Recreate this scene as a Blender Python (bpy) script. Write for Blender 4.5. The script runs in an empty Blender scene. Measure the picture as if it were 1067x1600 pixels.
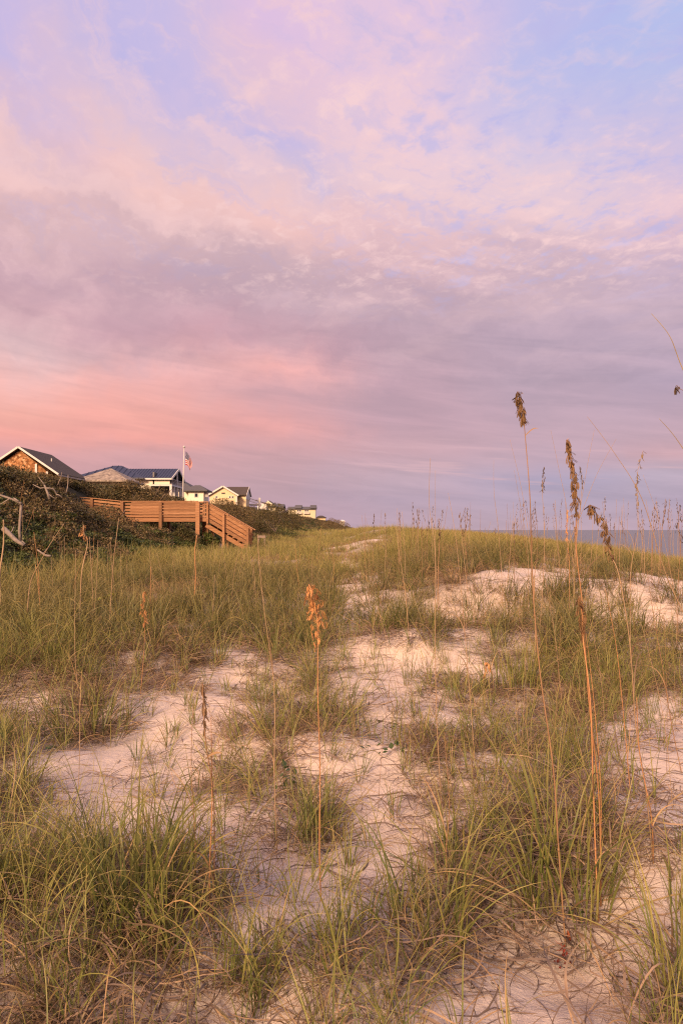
import bpy, math, random
import numpy as np
from mathutils import Vector, Matrix

random.seed(7)
RNG = np.random.default_rng(11)
scene = bpy.context.scene
COL = scene.collection

# ------------------------------------------------------------------ camera
CAM_Z = 1.65
FPX = 1155.0                      # focal length in pixels of the 1067x1600 photograph
PITCH = math.atan(28.0 / FPX)     # horizon a little below the middle
cam_d = bpy.data.cameras.new("camera")
cam_d.sensor_fit = 'VERTICAL'
cam_d.sensor_height = 36.0
cam_d.lens = FPX / 1600.0 * 36.0
cam_d.clip_start = 0.05
cam_d.clip_end = 60000
cam = bpy.data.objects.new("camera", cam_d)
cam.location = (0, 0, CAM_Z)
cam.rotation_euler = (math.pi / 2 + PITCH, 0, 0)
COL.objects.link(cam)
scene.camera = cam

# ------------------------------------------------------------------ exposure
scene.view_settings.view_transform = 'Standard'
scene.view_settings.look = 'None'
scene.view_settings.exposure = 0.75
scene.view_settings.gamma = 1.0
scene.view_settings.use_curve_mapping = False

# ------------------------------------------------------------------ sun
SUN_EL = math.radians(25)
SUN_AZ = math.radians(180 + 24)       # clockwise from +Y: behind the camera, a little to the left
sun_d = bpy.data.lights.new("sun", 'SUN')
sun_d.energy = 4.1
sun_d.angle = math.radians(12)
sun_d.color = (1.0, 0.68, 0.43)
sun = bpy.data.objects.new("sun", sun_d)
to_sun = Vector((math.sin(SUN_AZ) * math.cos(SUN_EL), math.cos(SUN_AZ) * math.cos(SUN_EL), math.sin(SUN_EL)))
sun.rotation_euler = to_sun.to_track_quat('Z', 'Y').to_euler()
sun.location = to_sun * 60
COL.objects.link(sun)


def lin(c):
    out = []
    for v in c[:3]:
        v = v / 255.0
        out.append(v / 12.92 if v <= 0.04045 else ((v + 0.055) / 1.055) ** 2.4)
    return tuple(out)


class NT:
    """small helper for writing node trees"""
    def __init__(self, tree):
        self.t = tree

    def n(self, kind, **kw):
        nd = self.t.nodes.new(kind)
        for k, v in kw.items():
            if k.startswith('i_'):
                key = k[2:]
                key = int(key) if key.isdigit() else key
                self.put(nd.inputs[key], v)
            else:
                setattr(nd, k, v)
        return nd

    def put(self, sock, v):
        if isinstance(v, bpy.types.NodeSocket):
            self.t.links.new(v, sock)
        else:
            sock.default_value = v

    def math(self, op, a, b=0.0, c=None, clamp=False):
        nd = self.t.nodes.new('ShaderNodeMath')
        nd.operation = op
        nd.use_clamp = clamp
        self.put(nd.inputs[0], a)
        self.put(nd.inputs[1], b)
        if c is not None:
            self.put(nd.inputs[2], c)
        return nd.outputs[0]

    def maprange(self, v, a, b, c=0.0, d=1.0, smooth=True):
        nd = self.t.nodes.new('ShaderNodeMapRange')
        nd.interpolation_type = 'SMOOTHSTEP' if smooth else 'LINEAR'
        self.put(nd.inputs[0], v)
        for i, x in enumerate((a, b, c, d)):
            self.put(nd.inputs[1 + i], x)
        return nd.outputs[0]

    def mix(self, f, a, b, mode='MIX'):
        nd = self.t.nodes.new('ShaderNodeMix')
        nd.data_type = 'RGBA'
        nd.blend_type = mode
        nd.clamp_factor = True
        self.put(nd.inputs[0], f)
        for s, v in ((nd.inputs[6], a), (nd.inputs[7], b)):
            if isinstance(v, tuple):
                v = (*v[:3], 1.0)
            self.put(s, v)
        return nd.outputs[2]

    def noise(self, vec, scale, detail=4.0, rough=0.55, dist=0.0, dim='3D'):
        nd = self.t.nodes.new('ShaderNodeTexNoise')
        nd.noise_dimensions = dim
        self.put(nd.inputs['Vector'], vec)
        nd.inputs['Scale'].default_value = scale
        nd.inputs['Detail'].default_value = detail
        nd.inputs['Roughness'].default_value = rough
        nd.inputs['Distortion'].default_value = dist
        return nd

    def comb(self, x, y, z=0.0):
        nd = self.t.nodes.new('ShaderNodeCombineXYZ')
        for s, v in zip(nd.inputs, (x, y, z)):
            self.put(s, v)
        return nd.outputs[0]

    def ramp(self, fac, stops, interp='LINEAR'):
        nd = self.t.nodes.new('ShaderNodeValToRGB')
        cr = nd.color_ramp
        cr.interpolation = interp
        while len(cr.elements) > 1:
            cr.elements.remove(cr.elements[-1])
        for i, (p, c) in enumerate(stops):
            e = cr.elements[0] if i == 0 else cr.elements.new(p)
            e.position = p
            e.color = (*c[:3], 1.0)
        self.put(nd.inputs[0], fac)
        return nd.outputs[0]


# ------------------------------------------------------------------ world: dusk sky with a broken cloud sheet
world = bpy.data.worlds.new("World")
scene.world = world
world.use_nodes = True
wt = world.node_tree
wt.nodes.clear()
W = NT(wt)
gen = W.n('ShaderNodeTexCoord').outputs['Generated']
sep = W.n('ShaderNodeSeparateXYZ', i_0=gen)
dx, dy, dz = sep.outputs
EL_MAX = math.radians(42)
warp = W.noise(gen, 5.0, 5.0, 0.58)
wsep = W.n('ShaderNodeSeparateColor', i_0=warp.outputs['Color'])
w1 = W.math('SUBTRACT', wsep.outputs[0], 0.5)
w2 = W.math('SUBTRACT', wsep.outputs[1], 0.5)
warp_b = W.noise(gen, 19.0, 5.0, 0.6)
wsb = W.n('ShaderNodeSeparateColor', i_0=warp_b.outputs['Color'])
w3 = W.math('SUBTRACT', wsb.outputs[0], 0.5)
w4 = W.math('SUBTRACT', wsb.outputs[1], 0.5)
az0 = W.math('ARCTAN2', dx, W.math('ABSOLUTE', dy))
el0 = W.math('ARCSINE', dz)
lift = W.maprange(el0, math.radians(1.5), math.radians(14), 0.1, 1.0)
az = W.math('ADD', az0, W.math('ADD', W.math('MULTIPLY', w1, 0.14), W.math('MULTIPLY', w3, 0.06)))
el = W.math('ADD', el0, W.math('MULTIPLY', lift, W.math('ADD', W.math('MULTIPLY', w2, 0.07), W.math('MULTIPLY', w4, 0.05))))
SHEAR, SHEAR_P, SHEAR_0 = 0.50, 2.0, math.radians(34)
tilt = W.math('MULTIPLY', SHEAR, W.math('POWER', W.math('DIVIDE', W.math('MAXIMUM', el0, 0.0), SHEAR_0), SHEAR_P))
tilt = W.math('MINIMUM', tilt, 0.55)
els = W.math('ADD', el, W.math('MULTIPLY', tilt, az0))
EL_LO, EL_HI = math.radians(-16), math.radians(58)
elf = W.maprange(els, EL_LO, EL_HI, 0.0, 1.0, False)
SKY = {
    0: [(0, 203, 187, 226), (60, 200, 186, 226), (130, 212, 188, 216), (190, 230, 194, 200), (245, 238, 195, 193), (320, 216, 178, 182), (400, 204, 166, 178), (470, 205, 164, 175), (530, 232, 194, 198), (585, 240, 186, 184), (640, 244, 174, 164), (675, 238, 162, 156), (705, 218, 160, 166), (760, 200, 155, 168), (820, 190, 155, 175)],
    213: [(0, 200, 188, 228), (90, 192, 184, 228), (160, 204, 188, 220), (220, 232, 196, 200), (285, 242, 196, 190), (345, 212, 176, 180), (430, 200, 164, 176), (520, 200, 158, 172), (560, 214, 168, 176), (590, 236, 174, 172), (645, 244, 170, 162), (680, 234, 160, 156), (705, 210, 158, 166), (760, 196, 155, 170), (820, 190, 155, 175)],
    427: [(0, 222, 192, 224), (80, 226, 194, 216), (150, 224, 194, 214), (215, 200, 186, 224), (255, 214, 192, 214), (310, 236, 198, 200), (355, 242, 195, 190), (405, 206, 172, 180), (470, 192, 160, 174), (540, 204, 157, 170), (580, 234, 170, 170), (620, 208, 160, 170), (665, 226, 160, 162), (710, 200, 155, 167), (760, 188, 155, 172), (820, 185, 158, 178)],
    640: [(0, 220, 195, 226), (100, 228, 199, 220), (200, 238, 204, 214), (300, 236, 203, 208), (360, 230, 190, 194), (420, 208, 172, 182), (500, 190, 160, 176), (580, 190, 155, 172), (650, 194, 156, 174), (700, 200, 160, 176), (740, 190, 163, 184), (780, 182, 162, 187), (820, 194, 170, 187)],
    853: [(0, 183, 186, 233), (100, 188, 189, 231), (200, 208, 196, 226), (260, 222, 201, 218), (325, 232, 201, 208), (380, 212, 180, 192), (440, 202, 172, 186), (520, 186, 160, 180), (600, 182, 155, 176), (680, 192, 160, 180), (720, 186, 160, 184), (750, 170, 160, 194), (790, 178, 164, 190), (820, 192, 170, 187)],
    1067: [(0, 180, 190, 234), (100, 184, 190, 231), (200, 200, 190, 224), (300, 220, 194, 214), (360, 222, 188, 202), (430, 196, 170, 190), (500, 184, 160, 182), (600, 178, 155, 180), (680, 190, 158, 178), (710, 200, 160, 176), (740, 182, 166, 192), (780, 180, 165, 192), (820, 190, 168, 187)],
}
cols = []
for X, rows in SKY.items():
    a = math.atan((X - 533.5) / FPX)
    st = []
    for (Y_, r, g, b) in rows[::-1]:
        e = math.atan((828 - Y_) / math.hypot(FPX, X - 533.5))
        e += a * min(0.55, SHEAR * (max(e, 0.0) / SHEAR_0) ** SHEAR_P)
        st.append(((e - EL_LO) / (EL_HI - EL_LO), lin((r, g, b))))
    cols.append((a, W.ramp(elf, st)))
cur = cols[0][1]
for (a0, _c0), (a1, c1) in zip(cols[:-1], cols[1:]):
    cur = W.mix(W.maprange(az, a0, a1), cur, c1)
# the cloud sheet seen in perspective: noise on a flat layer overhead
den = W.math('ADD', W.math('MAXIMUM', dz, 0.0), 0.10)
px_ = W.math('DIVIDE', dx, den)
py_ = W.math('DIVIDE', dy, den)
rx = W.math('ADD', W.math('MULTIPLY', px_, 0.83), W.math('MULTIPLY', py_, 0.55))
ry = W.math('SUBTRACT', W.math('MULTIPLY', py_, 0.83), W.math('MULTIPLY', px_, 0.55))
sheet = W.comb(rx, W.math('MULTIPLY', ry, 0.62), 0.0)
mott = W.noise(sheet, 9.0, 7.0, 0.62, 0.35).outputs[0]
puff = W.noise(W.comb(px_, W.math('MULTIPLY', py_, 0.85), 3.7), 21.0, 4.0, 0.6, 0.5).outputs[0]
field = W.noise(sheet, 2.6, 4.0, 0.6, 0.2).outputs[0]
upper = W.maprange(el0, math.radians(14.5), math.radians(21))
right_ = W.maprange(az0, math.radians(-6), math.radians(9), 0.10, 1.0)
gap = W.math('MULTIPLY', W.maprange(W.math('ADD', W.math('MULTIPLY', mott, 0.6), W.math('MULTIPLY', puff, 0.4)), 0.50, 0.36), W.math('MULTIPLY', upper, right_))
cur = W.mix(W.math('MULTIPLY', gap, 0.62), cur, lin((182, 182, 232)))
lit = W.math('MULTIPLY', W.maprange(W.math('ADD', W.math('MULTIPLY', mott, 0.5), W.math('MULTIPLY', puff, 0.5)), 0.50, 0.66), W.math('MULTIPLY', upper, W.maprange(az0, math.radians(-22), math.radians(3), 0.35, 1.0)))
open_ = W.math('MULTIPLY', W.math('MULTIPLY', W.maprange(W.math('ADD', az, W.math('MULTIPLY', w2, 0.25)), math.radians(4), math.radians(20)), W.maprange(W.math('ADD', els, W.math('MULTIPLY', w1, 0.3)), math.radians(25), math.radians(38))), 0.62)
lit = W.math('MULTIPLY', lit, W.math('SUBTRACT', 1.0, open_))
cur = W.mix(W.math('MULTIPLY', lit, 0.60), cur, lin((252, 214, 210)))
soft = W.math('MULTIPLY', W.maprange(field, 0.46, 0.64), W.maprange(el0, math.radians(9), math.radians(17)))
soft = W.math('MULTIPLY', soft, W.math('SUBTRACT', 1.0, open_))
cur = W.mix(W.math('MULTIPLY', soft, 0.20), cur, lin((246, 205, 205)))
# fibres of cloud combed along the sweep of the sheet
fib = W.noise(W.comb(W.math('ADD', W.math('MULTIPLY', az0, 3.0), w1), W.math('ADD', W.math('MULTIPLY', els, 15.0), W.math('MULTIPLY', w2, 1.3)), 2.0), 1.5, 7.0, 0.60, 0.15).outputs[0]
fu = W.math('MULTIPLY', W.maprange(el0, math.radians(15), math.radians(24)), W.math('SUBTRACT', 1.0, open_))
cur = W.mix(W.math('MULTIPLY', W.math('MULTIPLY', W.maprange(fib, 0.50, 0.66), fu), 0.45), cur, lin((247, 206, 204)))
cur = W.mix(W.math('MULTIPLY', W.math('MULTIPLY', W.maprange(fib, 0.47, 0.33), fu), 0.40), cur, lin((192, 184, 226)))
fm = W.math('MULTIPLY', W.maprange(el0, math.radians(9), math.radians(12)), W.maprange(el0, math.radians(24), math.radians(18)))
fv = W.math('ADD', 1.0, W.math('MULTIPLY', fm, W.math('MULTIPLY', W.math('SUBTRACT', fib, 0.5), 0.55)))
cur = W.mix(1.0, cur, W.comb(fv, fv, W.math('POWER', fv, 0.8)), 'MULTIPLY')
# long flat streaks low down
stv = W.comb(W.math('ADD', W.math('MULTIPLY', az0, 2.2), W.math('MULTIPLY', el0, 3.0)), W.math('MULTIPLY', W.math('ADD', el0, W.math('MULTIPLY', az0, 0.10)), 17.0), W.math('MULTIPLY', w1, 0.6))
stk = W.noise(stv, 2.6, 6.0, 0.6, 0.6).outputs[0]
low = W.maprange(el0, math.radians(20), math.radians(11))
sv = W.math('ADD', 1.0, W.math('MULTIPLY', low, W.math('MULTIPLY', W.math('SUBTRACT', stk, 0.5), 0.55)))
cur = W.mix(1.0, cur, W.comb(sv, W.math('POWER', sv, 0.85), W.math('POWER', sv, 0.7)), 'MULTIPLY')
wv = W.comb(W.math('MULTIPLY', az0, 3.2), W.math('MULTIPLY', W.math('ADD', el0, W.math('MULTIPLY', az0, 0.06)), 70.0), 1.3)
wisp = W.noise(wv, 1.5, 5.0, 0.55, 0.3).outputs[0]
band = W.math('MULTIPLY', W.maprange(el0, math.radians(2.2), math.radians(4.0)), W.maprange(el0, math.radians(7.5), math.radians(5.4)))
band = W.math('MULTIPLY', band, W.maprange(az0, math.radians(-3), math.radians(3)))
cur = W.mix(W.math('MULTIPLY', W.math('MULTIPLY', W.maprange(wisp, 0.52, 0.66), band), 0.55), cur, lin((216, 176, 190)))
upf = W.maprange(el0, math.radians(10), math.radians(25))
cur = W.mix(1.0, cur, W.mix(upf, (1.0, 0.962, 0.938), (1.0, 0.985, 0.99)), 'MULTIPLY')
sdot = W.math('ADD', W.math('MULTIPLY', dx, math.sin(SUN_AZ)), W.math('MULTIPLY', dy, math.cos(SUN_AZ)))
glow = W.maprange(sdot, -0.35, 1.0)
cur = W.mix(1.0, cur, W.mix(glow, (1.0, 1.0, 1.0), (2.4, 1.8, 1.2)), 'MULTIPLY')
nish = W.n('ShaderNodeTexSky', sky_type='NISHITA')
nish.sun_disc = False
nish.sun_elevation = math.radians(5)
nish.sun_rotation = SUN_AZ
nish.altitude = 0
nish.dust_density = 2.0
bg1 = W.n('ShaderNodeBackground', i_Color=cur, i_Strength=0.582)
bg2 = W.n('ShaderNodeBackground', i_Color=nish.outputs[0], i_Strength=0.012)
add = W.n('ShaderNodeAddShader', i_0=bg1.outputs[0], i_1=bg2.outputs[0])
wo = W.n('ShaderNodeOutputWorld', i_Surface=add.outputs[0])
world.cycles.sampling_method = 'MANUAL'
world.cycles.sample_map_resolution = 512

scene.cycles.use_denoising = False
scene.cycles.filter_width = 1.2
scene.cycles.max_bounces = 5
scene.cycles.diffuse_bounces = 3
scene.cycles.glossy_bounces = 2
scene.cycles.transmission_bounces = 3
scene.cycles.caustics_reflective = False
scene.cycles.caustics_refractive = False


# ------------------------------------------------------------------ numeric helpers
def _hash(ix, iy, seed):
    h = (ix.astype(np.int64) * 374761393 + iy.astype(np.int64) * 668265263 + seed * 974634777) & 0xFFFFFFFF
    h = ((h ^ (h >> 13)) * 1274126177) & 0xFFFFFFFF
    h = h ^ (h >> 16)
    return (h & 0xFFFF) / 65535.0


def vnoise(x, y, s, seed=0):
    x = np.asarray(x, float) / s
    y = np.asarray(y, float) / s
    ix, iy = np.floor(x), np.floor(y)
    fx, fy = x - ix, y - iy
    fx = fx * fx * fx * (fx * (fx * 6 - 15) + 10)
    fy = fy * fy * fy * (fy * (fy * 6 - 15) + 10)
    a, b = _hash(ix, iy, seed), _hash(ix + 1, iy, seed)
    c, d = _hash(ix, iy + 1, seed), _hash(ix + 1, iy + 1, seed)
    return (a + (b - a) * fx) * (1 - fy) + (c + (d - c) * fx) * fy - 0.5


def sstep(t):
    t = np.clip(t, 0, 1)
    return t * t * (3 - 2 * t)


def gauss(x, y, cx, cy, rx_, ry_, ang=0.0):
    c, s = math.cos(ang), math.sin(ang)
    u = ((x - cx) * c + (y - cy) * s) / rx_
    v = (-(x - cx) * s + (y - cy) * c) / ry_
    return np.exp(-(u * u + v * v))


FOOT_Y = [-60, 0, 20, 30, 45, 80, 150, 300, 600, 3000]
FOOT_X = [-7.6, -6.6, -6.3, -6.2, -5.2, -4.0, -1.6, 1.8, 9, 70]
HILL_Y = [-60, 0, 20, 30, 38, 45, 52, 60, 80, 150, 300, 600, 3000]
HILL_H = [3.0, 3.3, 3.6, 3.75, 3.6, 3.55, 3.15, 2.75, 3.25, 3.2, 3.8, 4.5, 6]


def foot_x(y):
    return np.interp(y, FOOT_Y, FOOT_X)


def hill_frac(x, y):
    return sstep((foot_x(y) - x + 0.5 * vnoise(x, y, 4.0, 5)) / 8.4)


def H(x, y):
    x = np.asarray(x, float)
    y = np.asarray(y, float)
    z = np.interp(y, [-60, -6, 0, 4.5, 8, 14, 20, 38, 60, 90, 160, 400, 3000], [0.3, 0.15, 0.0, 0.0, 0.10, 0.22, 0.30, 0.42, 0.80, 1.12, 1.3, 1.4, 1.5])
    # seaward dune ridge on the right, with a bare sand scarp on its near face
    yc = 13.2 + 0.5 * np.sin(x * 1.1) + 0.8 * vnoise(x, y, 2.2, 31)
    top = np.interp(x, [-4, 0, 1.8, 3.0, 5.0, 6.8, 9, 14, 20], [0.0, 0.10, 0.40, 0.62, 0.52, 0.36, 0.10, -0.3, -0.5])
    up = sstep((y - yc + 2.3) / 2.3)
    back = np.interp(y, [14, 22, 40, 60, 120], [1.0, 1.25, 1.3, 0.9, 0.3])
    z = z + top * up * back
    # mounds of the near sand
    z = z + 0.30 * gauss(x, y, 1.0, 9.3, 1.7, 1.2, 0.35)
    z = z + 0.16 * gauss(x, y, 2.9, 9.2, 1.3, 0.9)
    z = z + 0.20 * gauss(x, y, 2.2, 4.7, 1.0, 1.1)
    z = z + 0.16 * gauss(x, y, 1.25, 4.1, 0.55, 0.6)
    z = z + 0.10 * gauss(x, y, 0.55, 6.6, 0.7, 0.6)
    z = z + 0.12 * gauss(x, y, -0.2, 5.6, 0.6, 0.6)
    z = z + 0.14 * gauss(x, y, -1.0, 3.1, 0.9, 0.5)
    z = z + 0.22 * gauss(x, y, -3.4, 8.5, 1.8, 1.6)
    z = z - 0.07 * gauss(x, y, -1.2, 5.2, 0.9, 0.5)
    z = z + 0.35 * gauss(x, y, 0.6, 37, 2.2, 2.0) + 0.45 * gauss(x, y, 4.2, 58, 3.0, 3.0)
    amp = np.clip(0.25 + y / 40.0, 0.25, 1.0)
    z = z + amp * (0.30 * vnoise(x, y, 5.3, 1) + 0.16 * vnoise(x, y, 1.9, 2)) + 0.13 * vnoise(x, y, 0.75, 3) + 0.042 * vnoise(x, y, 0.28, 4)
    # old dune with thicket on the left
    d = hill_frac(x, y)
    hz = np.interp(y, HILL_Y, HILL_H)
    lump = 0.55 * vnoise(x, y, 5.0, 8) + 0.35 * vnoise(x, y, 2.3, 9)
    z = z + d * (hz + lump * np.clip(d * 2, 0, 1)) - d * np.minimum(0.5, 0.35 * z)
    # cut for the boardwalk
    cut = sstep((x + 15.0) / 2.5) * sstep((-6.0 - x) / 1.0) * np.clip((6.5 - np.abs(y - 37.0)) / 3.0, 0, 1)
    cap = np.where(x > -10.5, 1.35, 1.35 + (-10.5 - x) * 0.30)
    z = np.where(cut > 0, z - cut * np.maximum(0, z - cap), z)
    # fall to the beach and the sea on the right
    edge = np.interp(y, [-60, 0, 15, 40, 100, 300, 3000], [11, 11, 10.5, 14, 17, 26, 60])
    b = sstep((x - edge) / 26.0)
    z = z * (1 - b) + b * (-3.2 - 0.06 * np.clip(x - edge - 10, 0, 60))
    return z


def px_dir(px, py):
    px = np.asarray(px, float)
    py = np.asarray(py, float)
    cx_, cy_, cz_ = (px - 533.5) / FPX, (800 - py) / FPX, np.ones_like(px)
    c, s = math.cos(PITCH), math.sin(PITCH)
    return cx_, cz_ * c - cy_ * s, cz_ * s + cy_ * c


def at_depth(px, py, Y):
    """the point that lies Y metres ahead on the sight line through a photo pixel"""
    a, b, c = px_dir(px, py)
    t = Y / b
    return Vector((float(a * t), float(Y), float(CAM_Z + c * t)))


def project(x, y, z):
    c, s = math.cos(PITCH), math.sin(PITCH)
    yy = y * c + (z - CAM_Z) * s
    zz = -y * s + (z - CAM_Z) * c
    yy = np.maximum(yy, 0.05)
    return 533.5 + x / yy * FPX, 800 - zz / yy * FPX


T_MARCH = np.geomspace(1.0, 500, 1400)


def on_ground(px, py):
    a, b, c = px_dir(px, py)
    x, y, z = a * T_MARCH, b * T_MARCH, CAM_Z + c * T_MARCH
    below = np.nonzero(z < H(x, y))[0]
    i = below[0] if len(below) else len(T_MARCH) - 1
    return Vector((float(x[i]), float(y[i]), float(H(x[i], y[i]))))


def gz(x, y):
    return float(H(x, y))


# ------------------------------------------------------------------ object helpers
def tag(o, label=None, cat=None, group=None, kind=None):
    if label: o['label'] = label
    if cat: o['category'] = cat
    if group: o['group'] = group
    if kind: o['kind'] = kind
    return o


def empty(name, loc, label=None, cat=None, group=None, rz=0.0):
    o = bpy.data.objects.new(name, None)
    o.location = loc
    o.rotation_euler = (0, 0, rz)
    o.empty_display_size = 0.2
    COL.objects.link(o)
    return tag(o, label, cat, group)


def link_mesh(name, me, mat=None, parent=None, loc=None):
    o = bpy.data.objects.new(name, me)
    if mat is not None and not me.materials:
        me.materials.append(mat)
    if parent is not None:
        o.parent = parent
    if loc is not None:
        o.location = loc
    COL.objects.link(o)
    return o


class MB:
    """collects verts and faces for one mesh"""
    def __init__(self):
        self.v, self.f = [], []

    def quad(self, *p):
        i = len(self.v)
        self.v += [tuple(q) for q in p]
        self.f.append(tuple(range(i, i + len(p))))
        return self

    def box(self, x0, x1, y0, y1, z0, z1):
        i = len(self.v)
        self.v += [(x0, y0, z0), (x1, y0, z0), (x1, y1, z0), (x0, y1, z0), (x0, y0, z1), (x1, y0, z1), (x1, y1, z1), (x0, y1, z1)]
        for q in ((3, 2, 1, 0), (4, 5, 6, 7), (0, 1, 5, 4), (1, 2, 6, 5), (2, 3, 7, 6), (3, 0, 4, 7)):
            self.f.append(tuple(i + k for k in q))
        return self

    def beam(self, a, b, w, h, up=(0, 0, 1)):
        """box from a to b, w across and h along up"""
        a, b, up = Vector(a), Vector(b), Vector(up)
        d = (b - a).normalized()
        s = d.cross(up).normalized()
        u = s.cross(d).normalized()
        i = len(self.v)
        for p in (a, b):
            for su, sv in ((-1, -1), (1, -1), (1, 1), (-1, 1)):
                q = p + s * (su * w / 2) + u * (sv * h / 2)
                self.v.append(tuple(q))
        for q in ((0, 3, 2, 1), (4, 5, 6, 7), (0, 1, 5, 4), (1, 2, 6, 5), (2, 3, 7, 6), (3, 0, 4, 7)):
            self.f.append(tuple(i + k for k in q))
        return self

    def slab(self, pts, thick):
        """polygon extruded straight down by thick"""
        n = len(pts)
        i = len(self.v)
        self.v += [tuple(p) for p in pts] + [(p[0], p[1], p[2] - thick) for p in pts]
        self.f.append(tuple(range(i, i + n)))
        self.f.append(tuple(i + n + k for k in reversed(range(n))))
        for k in range(n):
            k2 = (k + 1) % n
            self.f.append((i + k, i + n + k, i + n + k2, i + k2))
        return self

    def prism(self, pts, vec):
        n = len(pts)
        i = len(self.v)
        vec = Vector(vec)
        self.v += [tuple(p) for p in pts] + [tuple(Vector(p) + vec) for p in pts]
        self.f.append(tuple(range(i, i + n)))
        self.f.append(tuple(i + n + k for k in reversed(range(n))))
        for k in range(n):
            k2 = (k + 1) % n
            self.f.append((i + k, i + n + k, i + n + k2, i + k2))
        return self

    def tube(self, pts, r0, r1=None, sides=6):
        r1 = r0 if r1 is None else r1
        pts = [Vector(p) for p in pts]
        n = len(pts)
        i = len(self.v)
        for k, p in enumerate(pts):
            d = (pts[min(k + 1, n - 1)] - pts[max(k - 1, 0)]).normalized()
            s = d.cross(Vector((0.31, 0.9, 0.2))).normalized()
            u = s.cross(d)
            r = r0 + (r1 - r0) * k / max(1, n - 1)
            for j in range(sides):
                a = 2 * math.pi * j / sides
                self.v.append(tuple(p + s * (r * math.cos(a)) + u * (r * math.sin(a))))
        for k in range(n - 1):
            for j in range(sides):
                j2 = (j + 1) % sides
                self.f.append((i + k * sides + j, i + k * sides + j2, i + (k + 1) * sides + j2, i + (k + 1) * sides + j))
        self.f.append(tuple(i + j for j in reversed(range(sides))))
        self.f.append(tuple(i + (n - 1) * sides + j for j in range(sides)))
        return self

    def mesh(self, name, mat=None, smooth=False, origin=None):
        me = bpy.data.meshes.new(name)
        v = self.v
        if origin is not None:
            v = [(p[0] - origin[0], p[1] - origin[1], p[2] - origin[2]) for p in v]
        me.from_pydata(v, [], self.f)
        import bmesh
        bm = bmesh.new()
        bm.from_mesh(me)
        bmesh.ops.recalc_face_normals(bm, faces=bm.faces)
        bm.to_mesh(me)
        bm.free()
        if mat: me.materials.append(mat)
        if smooth:
            me.polygons.foreach_set('use_smooth', [True] * len(me.polygons))
        return me

    def build(self, name, mat, parent=None, smooth=False):
        org = parent_origin(parent)
        o = link_mesh(name, self.mesh(name, mat, smooth, org), None, parent)
        return o


def parent_origin(p):
    v = Vector((0, 0, 0))
    while p is not None:
        v = v + Vector(p.location)
        p = p.parent
    return v


# ------------------------------------------------------------------ materials
def mat_new(name):
    m = bpy.data.materials.new(name)
    m.use_nodes = True
    m.node_tree.nodes.clear()
    return m, NT(m.node_tree)


def finish(T, col, rough=0.7, bump=None, bump_d=0.01, spec=0.3, bump_s=1.0, **kw):
    p = T.n('ShaderNodeBsdfPrincipled')
    T.put(p.inputs['Base Color'], col if isinstance(col, bpy.types.NodeSocket) else (*col[:3], 1))
    T.put(p.inputs['Roughness'], rough)
    p.inputs['Specular IOR Level'].default_value = spec
    for k, v in kw.items():
        T.put(p.inputs[k], v)
    if bump is not None:
        b = T.n('ShaderNodeBump', i_Height=bump, i_Strength=bump_s, i_Distance=bump_d)
        T.put(p.inputs['Normal'], b.outputs[0])
    T.n('ShaderNodeOutputMaterial', i_Surface=p.outputs[0])
    return p


def mat_basic(name, col, rough=0.7, var=0.15, scale=3.0, spec=0.3, stretch=(1, 1, 1), bump_d=0.0, metallic=0.0):
    m, T = mat_new(name)
    co = T.n('ShaderNodeTexCoord').outputs['Object']
    mp = T.n('ShaderNodeMapping', i_Vector=co)
    mp.inputs['Scale'].default_value = stretch
    n = T.noise(mp.outputs[0], scale, 5.0, 0.6)
    info = T.n('ShaderNodeObjectInfo')
    f = T.maprange(n.outputs[0], 0.3, 0.7, 1 - var, 1 + var, False)
    f = T.math('MULTIPLY', f, T.maprange(info.outputs['Random'], 0, 1, 1 - var * 0.6, 1 + var * 0.6, False))
    c = T.mix(1.0, (*col, 1), T.comb(f, f, f), 'MULTIPLY')
    finish(T, c, rough, n.outputs[0] if bump_d else None, bump_d, spec, Metallic=metallic)
    return m


M = {}
M['white_paint'] = mat_basic('white_paint', (0.54, 0.52, 0.48), 0.6, 0.05)
M['cream_siding'] = mat_basic('cream_siding', (0.66, 0.60, 0.46), 0.6, 0.06, stretch=(0.3, 0.3, 6))
M['yellow_siding'] = mat_basic('yellow_siding', (0.60, 0.48, 0.29), 0.65, 0.06, stretch=(0.3, 0.3, 6))
M['olive_siding'] = mat_basic('olive_siding', (0.50, 0.45, 0.30), 0.65, 0.06, stretch=(0.3, 0.3, 6))
M['grey_siding'] = mat_basic('grey_siding', (0.35, 0.31, 0.29), 0.65, 0.08)
M['dark_shingle'] = mat_basic('dark_shingle', (0.060, 0.048, 0.040), 0.9, 0.3, 6.0)
M['grey_shingle'] = mat_basic('grey_shingle', (0.085, 0.083, 0.088), 0.9, 0.2, 6.0)
M['blue_metal'] = mat_basic('blue_metal', (0.016, 0.021, 0.042), 0.45, 0.1, 2.0, 0.5)
M['glass'] = mat_basic('glass', (0.03, 0.035, 0.045), 0.08, 0.1, 1.0, 0.5)
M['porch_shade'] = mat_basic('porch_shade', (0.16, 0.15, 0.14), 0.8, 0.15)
M['pole_white'] = mat_basic('pole_white', (0.42, 0.41, 0.40), 0.35, 0.03)
M['driftwood'] = mat_basic('driftwood', (0.215, 0.175, 0.145), 0.85, 0.3, 14.0, stretch=(1, 1, 1), bump_d=0.01)
M['twig'] = mat_basic('twig', (0.20, 0.15, 0.12), 0.85, 0.3, 14.0)


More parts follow.
